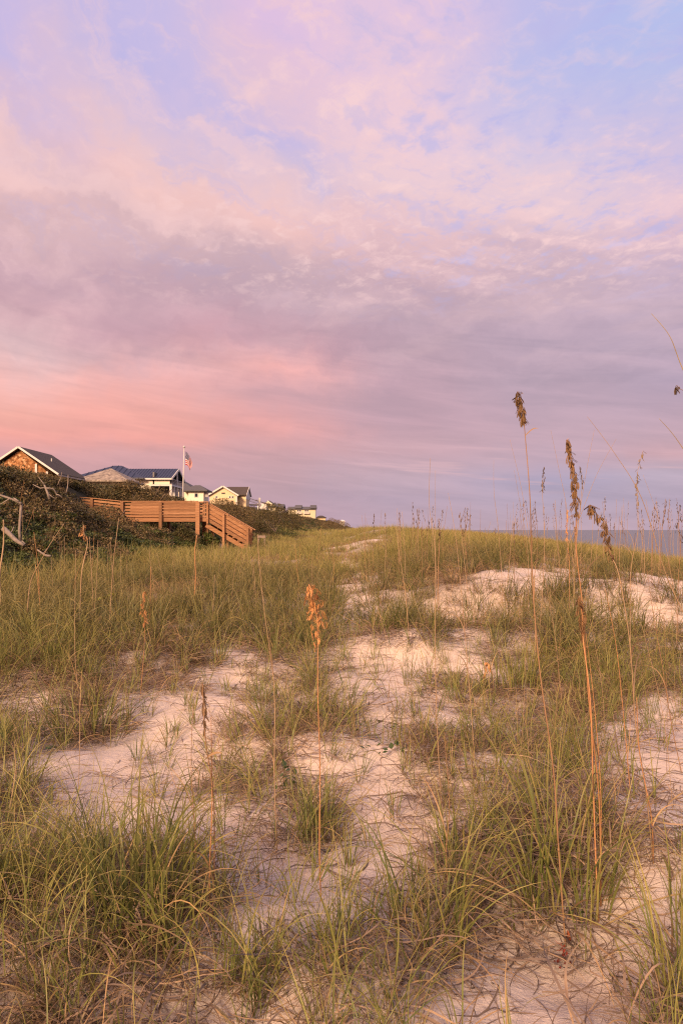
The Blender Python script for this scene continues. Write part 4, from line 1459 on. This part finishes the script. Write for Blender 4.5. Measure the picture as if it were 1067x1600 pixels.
def build_flag():
    nu, nv = 26, 14
    fly, hoist = 1.75, 1.05
    top = at_depth(288.5, 705.5, YF)
    v, f, uvs = [], [], []
    for j in range(nv + 1):
        for i in range(nu + 1):
            u, w = i / nu, j / nv
            # the cloth hangs limp: the fly end droops down and gathers into folds
            drop = (u ** 1.25) * 1.15
            out = 0.62 * math.sin(min(1.0, u * 1.05) * 1.25)
            fold = math.sin(u * 9 + w * 2.2) * 0.11 * u + math.sin(w * 7 + u * 3) * 0.09 * u
            xx = out * (1 - 0.45 * (1 - w) * u) + 0.02 * math.sin(w * 9)
            zz = -(1 - w) * hoist * (1 - 0.55 * u) - drop
            v.append((top.x + 0.08 + xx, top.y + fold - 0.12 * u, top.z + zz + 0.05 * math.sin(u * 8) * u))
            uvs.append((u, w))
    for j in range(nv):
        for i in range(nu):
            a = j * (nu + 1) + i
            f.append((a, a + 1, a + nu + 2, a + nu + 1))
    org = Vector((top.x, top.y, top.z))
    me = bpy.data.meshes.new('flag')
    me.from_pydata([(p[0] - org.x, p[1] - org.y, p[2] - org.z) for p in v], [], f)
    ul = me.uv_layers.new(name='UVMap')
    for lp in me.loops:
        ul.data[lp.index].uv = uvs[lp.vertex_index]
    me.polygons.foreach_set('use_smooth', [True] * len(me.polygons))
    o = link_mesh('flag', me, flag_mat(), None, org)
    tag(o, 'limp red, white and blue striped flag hanging from the flagpole', 'flag')


build_flag()


# ------------------------------------------------------------------ driftwood and dead branches on the slope
def branchy(name, label, cat, strokes, Y, mat, r=0.05):
    root = None
    for k, (pts, r0, r1, dy) in enumerate(strokes):
        P = [at_depth(px, py, Y + dy * i) for i, (px, py) in enumerate(pts)]
        if root is None:
            root = empty(name, P[0], label, cat)
        MB().tube(P, r0, r1, 7).build('trunk' if k == 0 else 'branch', mat, root, True)
    return root


branchy('dead_branch', 'bare grey dead branch bent over at a right angle, far left', 'branch',
        [([(33, 848), (31, 830), (32, 812), (34, 787)], 0.036, 0.03, 0.02), ([(34, 787), (26, 783), (14, 778), (2, 774), (-14, 770)], 0.03, 0.022, 0.05), ([(30, 784), (25, 780), (22, 778)], 0.025, 0.012, 0.02), ([(16, 779), (5, 786), (-4, 790)], 0.015, 0.008, 0.03)], 17.5, M['driftwood'])
branchy('driftwood_log', 'pale grey fallen log lying on the dark slope', 'log', [([(6, 826), (14, 833), (24, 843), (31, 848), (38, 852)], 0.065, 0.035, -0.05), ([(30, 847), (36, 846), (40, 850)], 0.025, 0.012, -0.05), ([(16, 834), (20, 829), (22, 823)], 0.018, 0.008, 0.02)], 17.0, M['driftwood'])
branchy('driftwood_stick', 'small pale driftwood stick half buried at the foot of the slope', 'stick', [([(59, 859), (66, 864), (72, 868), (80, 869)], 0.014, 0.03, 0.0), ([(68, 865), (72, 860), (74, 857)], 0.01, 0.006, 0.02)], 16.5, M['driftwood'])
branchy('dead_shrub', 'tangle of bleached bare twigs on the brown thicket', 'dead shrub',
        [([(78, 780), (75, 770), (72, 763), (70, 758)], 0.05, 0.028, 0.0), ([(72, 763), (78, 763), (84, 764), (88, 770), (91, 778)], 0.035, 0.02, 0.05), ([(70, 762), (64, 763), (58, 760), (52, 757)], 0.03, 0.012, 0.0), ([(70, 758), (66, 752), (61, 746)], 0.02, 0.01, 0.0), ([(88, 772), (94, 774), (98, 778)], 0.02, 0.01, 0.0), ([(76, 772), (82, 776), (88, 780)], 0.02, 0.01, 0.03)], 25.5, M['driftwood'])
branchy('bare_twig', 'thin crooked bare twig standing on the crest below the dark roof', 'twig', [([(104, 770), (106, 762), (107, 752), (107, 742)], 0.022, 0.01, 0.0)], 26.5, M['driftwood'])
branchy('bare_twig', 'short leaning bare twig on the crest left of the crooked one', 'twig', [([(91, 758), (93, 752), (96, 746), (97, 738)], 0.02, 0.01, 0.0)], 26.5, M['driftwood'])


# ------------------------------------------------------------------ sea oats
def spline(P, per=6):
    out = []
    n = len(P)
    for i in range(n - 1):
        p0, p1, p2, p3 = P[max(i - 1, 0)], P[i], P[i + 1], P[min(i + 2, n - 1)]
        for k in range(per):
            t = k / per
            out.append(0.5 * ((2 * p1) + (-p0 + p2) * t + (2 * p0 - 5 * p1 + 4 * p2 - p3) * t * t + (-p0 + 3 * p1 - 3 * p2 + p3) * t ** 3))
    out.append(P[-1])
    return out


def spikelet_mesh(seed, L=0.031, w=0.0125):
    """flat oval spikelet of overlapping scales, tip down"""
    rng = np.random.default_rng(seed)
    mb = MB()
    n = 5
    for k in range(n):
        for sgn in (-1, 1):
            z0 = -L * k / n
            wk = w * (0.55 + 0.45 * math.sin(math.pi * (k + 0.6) / n))
            o_ = sgn * 0.0007
            mb.quad((0, o_, z0 + 0.001), (sgn * wk * 0.5, o_ * 3 + rng.normal(0, 0.0007), z0 - L * 0.16), (sgn * wk * 0.38, o_ * 2, z0 - L * 0.36), (0, o_ * 4, z0 - L * 0.26))
    me = mb.mesh('spikelet')
    return me


SPK = [spikelet_mesh(1), spikelet_mesh(2, 0.035, 0.012), spikelet_mesh(3, 0.026, 0.013)]
SPK_M = {}


def spk(i, matk):
    if (i, matk) not in SPK_M:
        m2 = SPK[i].copy()
        m2.materials.clear()
        m2.materials.append(M[matk])
        SPK_M[(i, matk)] = m2
    return SPK_M[(i, matk)]


def sea_oat(label, pts, Y=None, r=(0.004, 0.0018), stem='stem_tan', head=None, group=None, leafs=(), lean_y=0.0):
    """pts: photo pixels from the foot up. head: (i0 fraction of the stalk where the panicle starts, count, seed material, spread, individual)"""
    P0 = on_ground(*pts[0]) if Y is None else None
    Yb = P0.y if P0 is not None else Y
    P = []
    n = len(pts)
    for i, (a, b) in enumerate(pts):
        P.append(at_depth(a, b, Yb + lean_y * i / (n - 1)))
    if Y is not None:
        g = gz(P[0].x, Yb)
        if P[0].z > g - 0.02:
            P = [Vector((P[0].x - (P[1].x - P[0].x) * 0.1, Yb, g - 0.03))] + P
    else:
        P[0].z -= 0.03
    base = P[0].copy()
    wf = 0.68 * max(1.0, min(Yb, 14.0) / 6.5) if Yb < 12.4 else 0.82
    r = (r[0] * wf, max(r[1], 0.0013) * wf)
    jr = np.random.default_rng(int(pts[0][0] * 7 + pts[-1][1] * 13) % 99991)
    for i in range(1, len(P) - 1):
        P[i] = P[i] + Vector((jr.normal(0, 0.0016 * Yb), jr.normal(0, 0.02), 0))
    path = spline(P)
    root = empty('sea_oat', base, label, 'sea oat', group)
    mb = MB().tube(path, r[0], r[1], 6)
    if Yb < 9:
        for t in jr.uniform(0.04, 0.7, 4):
            q = int(t * (len(path) - 2))
            d = (path[q + 1] - path[q]).normalized()
            rr = (r[0] + (r[1] - r[0]) * t) * 1.4
            mb.tube([path[q], path[q] + d * 0.006, path[q] + d * 0.012], rr, rr * 0.9, 6)
    st = mb.build('stem', M[stem], root, True)
    if Yb < 9 and len(pts) > 3:
        for t in jr.uniform(0.06, 0.5, int(jr.integers(1, 4))):
            S = Strips()
            q = path[int(t * (len(path) - 1))]
            S.blade(jr, np.array(q - base), jr.uniform(0, 6.28), jr.uniform(0.15, 0.5), jr.uniform(0.9, 2.3), jr.uniform(0.16, 0.42), jr.uniform(0.004, 0.007), 9, jr.uniform(), 1.0, jr.normal(0, 0.8), jr.uniform(0.8, 1.8))
            link_mesh('leaf', S.mesh('leaf', M['grass_near']), None, root)
    rng = np.random.default_rng(abs(hash((round(pts[0][0]), round(pts[-1][1])))) % 99991)
    if head:
        f0, cnt, matk, spread, solo = head
        i0 = int(f0 * (len(path) - 1))
        sub = path[i0:]
        rach = MB()
        acc = []
        for k in range(cnt):
            u = (k + rng.uniform(0, 1)) / cnt
            q = u * (len(sub) - 1)
            a = min(int(q), len(sub) - 2)
            p = sub[a].lerp(sub[a + 1], q - a)
            d = (sub[a + 1] - sub[a]).normalized()
            ang = rng.uniform(0, 6.283)
            side = Vector((math.cos(ang), math.sin(ang) * 0.8, 0.15 - 0.3 * rng.uniform()))
            env = 0.35 + 0.65 * math.sin(math.pi * min(1.0, 0.12 + u * 0.86))
            ln = spread * env * rng.uniform(0.25, 1.0)
            e = p + side * ln + d * ln * 0.5 + Vector((0, 0, -0.15 * ln))
            rach.tube([p, p.lerp(e, 0.6) + Vector((0, 0, 0.1 * ln)), e], 0.0007 * (Yb / 3.0) ** 0.5, 0.0005 * (Yb / 3.0) ** 0.5, 3)
            rot = Matrix.Rotation(rng.uniform(0, 6.283), 4, 'Z') @ Matrix.Rotation(rng.normal(0, 0.55), 4, 'X')
            acc.append((e, rot, int(rng.integers(0, 3)), float(rng.uniform(0.75, 1.25))))
        rh = rach.build('seed_head', M[stem], root)
        sc_y = max(1.0, (Yb / 3.4) ** 0.25)
        if solo:
            for (e, rot, i, s) in acc:
                o = link_mesh('spikelet', spk(i, matk), None, rh)
                o.matrix_local = Matrix.Translation(e - base) @ rot @ Matrix.Scale(s * sc_y, 4)
        else:
            mb = MB()
            for (e, rot, i, s) in acc:
                mt = Matrix.Translation(e) @ rot @ Matrix.Scale(s * sc_y, 4)
                off = len(mb.v)
                mb.v += [tuple(mt @ vv.co) for vv in SPK[i].vertices]
                mb.f += [tuple(off + vi for vi in pl_.vertices) for pl_ in SPK[i].polygons]
            tag(mb.build('spikelets', M[matk], rh), kind='stuff')
    for (t, dxl, dzl, w) in leafs:
        S = Strips()
        q = path[int(t * (len(path) - 1))]
        L_ = math.hypot(dxl, dzl)
        pp, ss = [], []
        for k in range(7):
            u = k / 6
            pp.append(np.array([q.x + dxl * u, q.y - 0.02 * u, q.z + dzl * math.sin(u * 1.9)]) - np.array(base))
            ss.append(np.array([0.2, 0.5, 0.8]))
        S.strip(pp, ss, w, 0.6, 1.0, 0.4)
        link_mesh('leaf', S.mesh('leaf', M['grass_near']), None, root)
    return root


# the stalks one can tell apart
sea_oat('orange sea oat stalk with a drooping golden seed head on the central bare sand', [(502, 1408), (500, 1330), (498, 1200), (496, 1080), (494, 985), (490, 945), (487, 914)], None, (0.0048, 0.0022), 'stem_orange', (0.62, 64, 'oat_gold', 0.050, True))
sea_oat('tall bare tan stalk left of the golden headed sea oat', [(433, 1330), (430, 1210), (424, 1080), (415, 960), (407, 880), (403, 835)], None, (0.0042, 0.0016), 'stem_tan')
sea_oat('tallest sea oat with a small brown head high against the pink sky', [(884, 1482), (872, 1330), (861, 1200), (848, 1060), (838, 950), (833, 880), (827, 780), (821, 690), (817, 650), (808, 612)], None, (0.0056, 0.0016), 'stem_brown', (0.875, 46, 'oat_brown', 0.013, True), leafs=((0.80, 0.05, 0.03, 0.008),))
sea_oat('thick orange stalk ending in a dried brown head among the right hand grass', [(935, 1440), (931, 1330), (925, 1210), (917, 1090), (910, 1000), (907, 965), (904, 932)], None, (0.0058, 0.0026), 'stem_orange', (0.68, 44, 'oat_brown', 0.016, True))
sea_oat('long dark brown seed head standing straight between the tallest stalk and the drooping head', [(938, 1420), (930, 1250), (918, 1090), (908, 950), (901, 860), (898, 795), (892, 740), (886, 686)], None, (0.0052, 0.0018), 'stem_orange', (0.70, 84, 'oat_brown', 0.018, True))
sea_oat('sea oat whose heavy brown head curves left over the sand scarp', [(1020, 1345), (1012, 1240), (999, 1140), (981, 1002), (966, 900), (960, 868), (948, 838), (938, 815), (929, 797), (921, 789)], None, (0.0046, 0.0016), 'stem_tan', (0.55, 66, 'oat_brown', 0.018, True))
sea_oat('slim stalk with a small dark head left of the long brown head', [(842, 1000), (846, 900), (848, 830), (849, 770), (850, 750), (850, 729)], 9.0, (0.004, 0.0016), 'stem_tan', (0.60, 26, 'oat_dark', 0.024, False))
sea_oat('slim stalk with a tiny dark head just right of the long brown head', [(898, 880), (906, 820), (910, 760), (911, 745), (905, 728)], 11.0, (0.004, 0.0014), 'stem_tan', (0.60, 18, 'oat_dark', 0.022, False))
sea_oat('stalk with a narrow tawny upright head near the right edge', [(984, 900), (992, 830), (997, 775), (1000, 740), (1004, 704)], 8.0, (0.004, 0.0018), 'stem_tan', (0.52, 34, 'oat_green', 0.018, False))
sea_oat('short stalk with a ragged branching head at the right edge', [(1058, 960), (1061, 900), (1062, 850), (1061, 820), (1061, 789)], 9.0, (0.004, 0.0018), 'stem_brown', (0.62, 26, 'oat_dark', 0.045, False))
sea_oat('short tawny head low down beside the foot of the long brown head', [(888, 960), (887, 880), (886, 830), (886, 797)], 11.0, (0.005, 0.0024), 'stem_orange', (0.68, 30, 'oat_gold', 0.020, False))
sea_oat('long bare stalk slanting from upper left across the tall stalks to the right edge', [(1085, 1010), (1062, 955), (1036, 890), (999, 779), (956, 707), (917, 651)], 4.2, (0.005, 0.0010), 'stem_tan')
sea_oat('bare stalk tip leaning in high at the right edge', [(1120, 760), (1095, 640), (1067, 566), (1045, 525), (1017, 490)], 3.0, (0.004, 0.0012), 'stem_green')
sea_oat('lower bare stalk tip leaning in at the right edge', [(1120, 830), (1092, 745), (1067, 702), (1048, 676), (1029, 654)], 3.4, (0.004, 0.0012), 'stem_green')
sea_oat('seed head tip just peeking in at the right edge', [(1092, 760), (1082, 650), (1074, 615), (1066, 606), (1056, 602)], 3.4, (0.003, 0.0014), 'stem_brown', (0.80, 6, 'oat_dark', 0.016, False))
sea_oat('bare stalk leaning right behind the long brown head', [(893, 900), (905, 800), (920, 720), (928, 672)], 12.0, (0.004, 0.001), 'stem_tan')
sea_oat('bare stalk leaning far right behind the long brown head', [(884, 860), (904, 806), (935, 740), (962, 686)], 12.0, (0.004, 0.001), 'stem_tan')
sea_oat('bare stalk leaning left up towards the tallest sea oat', [(892, 900), (886, 800), (874, 735), (860, 672)], 10.0, (0.004, 0.001), 'stem_tan')
sea_oat('bare stalk leaning left beside the tallest sea oat, ending lower', [(836, 930), (829, 860), (816, 765), (796, 686)], 8.0, (0.005, 0.001), 'stem_tan', leafs=((0.5, 0.05, -0.03, 0.006),))
sea_oat('second bare stalk left of the tallest sea oat, thinner and straight', [(828, 960), (823, 860), (814, 790), (803, 735)], 10.0, (0.004, 0.001), 'stem_tan')
sea_oat('solitary bare stalk against the sky left of the tallest sea oat', [(783, 900), (778, 820), (774, 770), (771, 719)], 11.0, (0.004, 0.001), 'stem_tan')
sea_oat('tall thin stalk rising from the middle sand to the sky', [(690, 1260), (684, 1120), (680, 980), (677, 860), (674, 790), (672, 716)], None, (0.0045, 0.0012), 'stem_tan')
sea_oat('thin straight stalk close beside the tall middle stalk', [(688, 1040), (684, 940), (682, 850), (680, 735)], 9.5, (0.004, 0.001), 'stem_tan')
sea_oat('bare stalk crossing the bare sand mound right of the tall middle stalk', [(743, 1200), (727, 1020), (711, 855), (700, 770)], None, (0.004, 0.001), 'stem_tan')
sea_oat('short headed stalk in the grass at the centre horizon', [(686, 900), (686, 850), (685, 832), (685, 810)], 11.0, (0.006, 0.003), 'stem_brown', (0.6, 16, 'oat_dark', 0.03, False))
sea_oat('thin stalk with a small orange head in the left grass', [(218, 1100), (222, 1030), (225, 975), (226, 950), (226, 924)], None, (0.004, 0.002), 'stem_orange', (0.50, 34, 'oat_gold', 0.022, True))
sea_oat('bent brown stalk with a withered top, left of centre', [(331, 1442), (332, 1340), (331, 1240), (324, 1150), (317, 1068)], None, (0.0048, 0.003), 'stem_brown', (0.80, 22, 'oat_brown', 0.010, False), leafs=((0.70, 0.06, 0.02, 0.012),))
sea_oat('orange lower stalk next to the bent brown stalk', [(328, 1440), (331, 1350), (333, 1270), (334, 1200), (330, 1120)], None, (0.0048, 0.002), 'stem_orange')
sea_oat('dark straight stalk left of the bent brown stalk', [(306, 1400), (304, 1300), (303, 1200), (302, 1100)], None, (0.004, 0.0015), 'stem_brown')
sea_oat('pale straight stalk rising from the left sand patch', [(123, 1240), (122, 1120), (121, 1020), (120, 905), (119, 860)], None, (0.0036, 0.0014), 'stem_tan')
sea_oat('stout tawny dead stalk standing in the dense grass below the boardwalk', [(305, 942), (306, 900), (307, 865), (308, 836)], 12.5, (0.014, 0.009), 'stem_orange')
sea_oat('tawny upright stalk at the far left edge', [(-2, 940), (2, 900), (5, 850), (6, 812)], 11.0, (0.014, 0.008), 'stem_tan')
sea_oat('left one of two crossing stalks slanting up before the dark slope', [(44, 915), (62, 880), (82, 850), (101, 818)], 9.0, (0.008, 0.003), 'stem_tan')
sea_oat('pale stalk before the dark slope topped by a dried orange tuft', [(124, 960), (130, 895), (132, 850), (132, 835), (131, 820)], 10.0, (0.009, 0.005), 'stem_tan', (0.70, 22, 'oat_gold', 0.05, False))
sea_oat('dry stalk with a faint pale head in front of the boardwalk fascia', [(172, 930), (176, 880), (181, 840), (186, 810)], 10.5, (0.007, 0.003), 'stem_tan')
sea_oat('brown stalk beside the tall orange pair at right', [(985, 1240), (976, 1120), (958, 1010), (945, 920)], None, (0.004, 0.0015), 'stem_orange')
sea_oat('orange stalk near the bare sand at the right edge', [(1020, 1350), (1013, 1270), (1003, 1180), (994, 1090)], None, (0.005, 0.002), 'stem_orange')
sea_oat('dark stalk arching down the right edge sand', [(1066, 1210), (1050, 1130), (1034, 1040), (1020, 950), (1010, 890)], None, (0.004, 0.0015), 'stem_brown')
sea_oat('thin stalk in the right edge grass below the sea', [(1052, 960), (1046, 890), (1032, 820), (1004, 742)], 8.5, (0.004, 0.001), 'stem_tan')
sea_oat('stalk with a drooping hooked tip below the headed stalks', [(880, 1120), (868, 1000), (858, 930), (846, 900), (838, 905)], None, (0.004, 0.001), 'stem_tan')
sea_oat('thin stalk crossing the central meadow, leaning left', [(640, 1010), (632, 930), (624, 870), (618, 822)], None, (0.005, 0.0015), 'stem_tan')
sea_oat('dry hanging seed head lying in the grass beside the bare mound', [(772, 1090), (770, 1060), (766, 1040), (760, 1036), (757, 1058)], None, (0.004, 0.002), 'stem_tan', (0.40, 26, 'oat_gold', 0.014, True))
sea_oat('dark red brown stalk at the foot of the right hand clump', [(703, 1420), (702, 1340), (700, 1260), (694, 1150)], None, (0.0045, 0.0016), 'stem_brown')
sea_oat('tawny stalk pair member with a bare top right of the thick orange stalk', [(940, 1330), (936, 1210), (927, 1090), (915, 990)], None, (0.004, 0.0014), 'stem_orange')

# the many small far stalks: nothing tells them apart, so each row shares one label
for k in range(120):
    X = RNG.uniform(556, 1064)
    Yd = float(RNG.uniform(12.5, 26))
    ground_py = project(np.array([(X - 533.5) / FPX * Yd]), np.array([Yd]), H(np.array([(X - 533.5) / FPX * Yd]), np.array([Yd])))[1][0]
    topy = RNG.uniform(783, 825) - (8 if X > 780 else 0)
    ln = RNG.normal(0, 5)
    hd = (0.80, int(RNG.integers(6, 13)), 'oat_dark' if k % 3 else 'oat_brown', 0.03, False) if k % 5 < 3 else None
    if ground_py - topy < 25: continue
    sea_oat('thin sea oat stalk on the far dune crest against the lavender sky', [(X, ground_py), (X + ln * 0.4, (ground_py + topy) / 2), (X + ln, topy)], Yd, (0.0075, 0.003), 'stem_tan' if k % 2 else 'stem_brown', hd, 'sea oats along the far dune crest')
for k in range(64):
    X = RNG.uniform(-4, 560)
    Yd = float(RNG.uniform(9.5, 24))
    gx_ = (X - 533.5) / FPX * Yd
    ground_py = project(np.array([gx_]), np.array([Yd]), H(np.array([gx_]), np.array([Yd])))[1][0]
    topy = ground_py - RNG.uniform(0.8, 1.35) / Yd * FPX
    ln = RNG.normal(0, 9)
    sea_oat('thin straw coloured stalk standing in the dense left hand meadow', [(X, ground_py), (X + ln * 0.4, (ground_py + topy) / 2), (X + ln, topy)], Yd, (0.0055, 0.0025), 'stem_tan' if k % 4 else 'stem_orange', None, 'bare stalks in the left meadow')
for k in range(38):
    X = RNG.uniform(560, 1064)
    Yd = float(RNG.uniform(3.8, 11))
    gx_ = (X - 533.5) / FPX * Yd
    ground_py = project(np.array([gx_]), np.array([Yd]), H(np.array([gx_]), np.array([Yd])))[1][0]
    topy = ground_py - RNG.uniform(0.6, 1.25) / Yd * FPX
    ln = RNG.normal(-10, 34)
    sea_oat('thin bare straw stalk in the grass on the right hand dunes', [(X, ground_py), (X + ln * 0.4, (ground_py + topy) / 2), (X + ln, topy)], Yd, (0.0026, 0.0010), ('stem_tan', 'stem_brown', 'stem_green')[k % 3], None, 'bare stalks on the right dunes')


# ------------------------------------------------------------------ grass clumps one can point to
def lone(px, py, scale, label, proto, parent=None):
    p = on_ground(px, py)
    o = link_mesh('grass_clump', proto, None, None, p)
    o.scale = (scale,) * 3
    o.rotation_euler = (0, 0, random.uniform(0, 6.28))
    return tag(o, label, 'grass clump')


lone(545, 1352, 0.72, 'small upright green tuft alone on the sand right of the golden headed stalk', clump_mesh(501, 20, 0.035, 0.45, 0.0075, 9, M['grass_near'], 0.15, 0.14, (0.1, 0.9), 10))
lone(214, 1188, 0.62, 'small grass tuft on the sand just below the big left clump', clump_mesh(502, 24, 0.06, 0.5, 0.0065, 8, M['grass_near'], 0.3, 0.30, (0.3, 1.4), 12))
lone(246, 1248, 0.66, 'little leaning grass tuft in the middle of the left sand patch', clump_mesh(503, 22, 0.07, 0.5, 0.0065, 8, M['grass_near'], 0.4, 0.32, (0.3, 1.6), 14))
lone(345, 1034, 0.85, 'bushy grass tuft on the small bare patch left of centre', clump_mesh(504, 46, 0.10, 0.62, 0.008, 8, M['grass_near'], 0.2, 0.24, (0.3, 1.3), 14))
lone(130, 1150, 1.05, 'broad dense grass clump at the top of the left sand patch', clump_mesh(505, 190, 0.34, 0.62, 0.0075, 8, M['grass_near'], 0.45, 0.42, (0.4, 1.6), 90))
lone(505, 1310, 0.85, 'dense clump with brown base at the foot of the golden headed stalk', clump_mesh(506, 80, 0.13, 0.66, 0.0075, 9, M['grass_near'], 0.35, 0.28, (0.3, 1.6), 50))
lone(880, 1420, 1.0, 'large tall grass clump around the thick orange stalks', clump_mesh(507, 130, 0.20, 0.86, 0.0085, 10, M['grass_near'], 0.35, 0.26, (0.3, 1.8), 90))
lone(205, 1450, 1.0, 'large yellow green clump in the lower left foreground', clump_mesh(508, 100, 0.18, 0.82, 0.0085, 10, M['grass_near'], 0.22, 0.28, (0.4, 1.9), 50))
lone(672, 1470, 0.95, 'wide clump with grey brown base at the lower middle edge of the bare sand', clump_mesh(509, 90, 0.18, 0.74, 0.008, 10, M['grass_near'], 0.42, 0.34, (0.4, 1.9), 80))
lone(800, 1080, 1.0, 'dark green grass clump right of the bare sand mound', clump_mesh(510, 110, 0.26, 0.66, 0.0085, 8, M['grass_near'], 0.25, 0.22, (0.2, 1.2), 40))
lone(705, 1095, 0.8, 'slim grass clump at the foot of the bare sand mound', clump_mesh(511, 34, 0.09, 0.62, 0.007, 8, M['grass_near'], 0.25, 0.24, (0.2, 1.2), 16))
lone(1062, 1560, 0.85, 'grass clump cut by the right edge of the bare foreground sand', clump_mesh(512, 60, 0.10, 0.70, 0.0085, 10, M['grass_near'], 0.25, 0.38, (0.3, 1.4), 40))
lone(720, 1345, 0.8, 'upright dark green blades beside the bare pale sand hollow', clump_mesh(513, 34, 0.14, 0.6, 0.0085, 9, M['grass_near'], 0.1, 0.20, (0.1, 0.9), 12))
lone(485, 1120, 0.8, 'brown based clump on the left flank of the central bare sand', clump_mesh(514, 90, 0.22, 0.5, 0.007, 8, M['grass_near'], 0.45, 0.36, (0.3, 1.5), 60))


# ------------------------------------------------------------------ green creepers and small bits on the sand
def leaf_mesh(L, w):
    mb = MB()
    n = 5
    prof = [0.0, 0.75, 1.0, 0.8, 0.45, 0.0]
    for sgn in (-1, 1):
        for k in range(n):
            a, b = k / n, (k + 1) / n
            mb.quad((0, L * a, 0), (sgn * w / 2 * prof[k], L * a, 0.004), (sgn * w / 2 * prof[k + 1], L * b, 0.004), (0, L * b, 0))
    return mb.mesh('leaf', M['vine_leaf'])


VL = [leaf_mesh(0.045, 0.034), leaf_mesh(0.034, 0.028)]


def creeper(label, pts, n, seed, hgt=0.03, up=0.6):
    rng = np.random.default_rng(seed)
    G = [on_ground(*p) for p in pts]
    base = G[0].copy()
    root = empty('creeper', base, label, 'creeper')
    path = spline([g + Vector((0, 0, 0.012 + hgt * 0.5 * (i % 2))) for i, g in enumerate(G)], 8)
    MB().tube(path, 0.0022, 0.0012, 5).build('runner', M['stem_green'], root)
    for k in range(n):
        p = path[int((k + 0.5) / n * (len(path) - 1))]
        o = link_mesh('leaf', VL[k % 2], None, root)
        s = rng.uniform(0.7, 1.25)
        o.matrix_local = Matrix.Translation(p - base + Vector((rng.normal(0, 0.012), rng.normal(0, 0.012), hgt * rng.uniform(0.2, 1)))) @ Matrix.Rotation(rng.uniform(0, 6.28), 4, 'Z') @ Matrix.Rotation(rng.uniform(0.0, up), 4, 'X') @ Matrix.Rotation(rng.normal(0, 0.4), 4, 'Y') @ Matrix.Scale(s, 4)
    return root


creeper('dark green leafy creeper on the bare sand in the centre', [(566, 1186), (582, 1182), (600, 1186), (618, 1180), (630, 1186), (640, 1180)], 16, 1, 0.05, 1.0)
creeper('smaller run of creeper leaves above the central creeper', [(555, 1150), (575, 1140), (600, 1144), (622, 1148)], 9, 2, 0.05, 1.0)
creeper('upright leafy green sprig at the edge of the clump left of the golden headed stalk', [(440, 1262), (446, 1250), (452, 1246), (460, 1258)], 14, 3, 0.14, 1.2)
creeper('few round green leaves at the top of the left sand patch', [(66, 1176), (78, 1178), (90, 1174)], 6, 4, 0.02, 0.6)
creeper('pair of green leaves in front of the large right hand clump', [(900, 1446), (905, 1448), (911, 1444)], 3, 5, 0.05, 1.2)
creeper('green leaves under the grass near the thick orange stalks', [(855, 1200), (870, 1192), (884, 1196)], 7, 6, 0.08, 1.2)

# yellow green spray leaning out of the left hand grass
Yg = 12.0
gp = [at_depth(px, py, Yg) for px, py in ((118, 962), (126, 948), (140, 941), (156, 938), (170, 934), (180, 929))]
gb = Vector((gp[0].x, Yg, gz(gp[0].x, Yg)))
gr = empty('leafy_spray', gb, 'yellow green leafy spray arching sideways out of the dense left hand grass', 'plant')
gpath = spline([gb] + gp, 6)
MB().tube(gpath, 0.008, 0.004, 5).build('stem', M['stem_green'], gr)
M['spray_leaf'] = mat_basic('spray_leaf', (0.20, 0.21, 0.030), 0.5, 0.25, 8.0)
grng = np.random.default_rng(77)
glm = [leaf_mesh(0.075, 0.030), leaf_mesh(0.06, 0.026)]
for me_ in glm:
    me_.materials.clear(); me_.materials.append(M['spray_leaf'])
for k in range(70):
    p = gpath[int((0.25 + 0.75 * (k + 0.5) / 70) * (len(gpath) - 1))]
    o = link_mesh('leaf', glm[k % 2], None, gr)
    o.matrix_local = Matrix.Translation(p - gb) @ Matrix.Rotation(grng.uniform(0, 6.28), 4, 'Z') @ Matrix.Rotation(grng.uniform(0.2, 1.3), 4, 'X') @ Matrix.Rotation(grng.normal(0, 0.5), 4, 'Y')

sp = on_ground(886, 1512)
rt = empty('dried_sprig', sp, 'dark red dried sprig on the foreground sand below the tallest stalk', 'sprig')
mb = MB()
rng = np.random.default_rng(5)
mb.tube([sp, sp + Vector((-0.01, 0.0, 0.04)), sp + Vector((-0.022, 0.01, 0.085))], 0.0025, 0.0012, 5)
for k in range(14):
    a = sp + Vector((-0.022 * k / 14, 0, 0.085 * k / 14))
    e = a + Vector((rng.normal(0, 0.02), rng.normal(0, 0.02), rng.normal(0.0, 0.012)))
    mb.tube([a, e], 0.0014, 0.0009, 4)
mb.build('stem', M['red_sprig'], rt)
for k in range(16):
    a = sp + Vector((rng.normal(-0.012, 0.02), rng.normal(0, 0.02), abs(rng.normal(0.035, 0.022))))
    MB().tube([a, a + Vector((0.003, 0, 0.005)), a + Vector((0.004, 0, 0.010))], 0.004, 0.002, 5).build('seed', M['red_sprig'], rt)
lp = on_ground(889, 1480)
o = link_mesh('fallen_leaf', leaf_mesh(0.04, 0.03).copy(), None, None, lp + Vector((0, 0, 0.02)))
o.data.materials.clear(); o.data.materials.append(M['red_leaf'])
o.rotation_euler = (0.9, 0.4, 0.5)
tag(o, 'single rust red leaf at the foot of the tallest stalk', 'leaf')
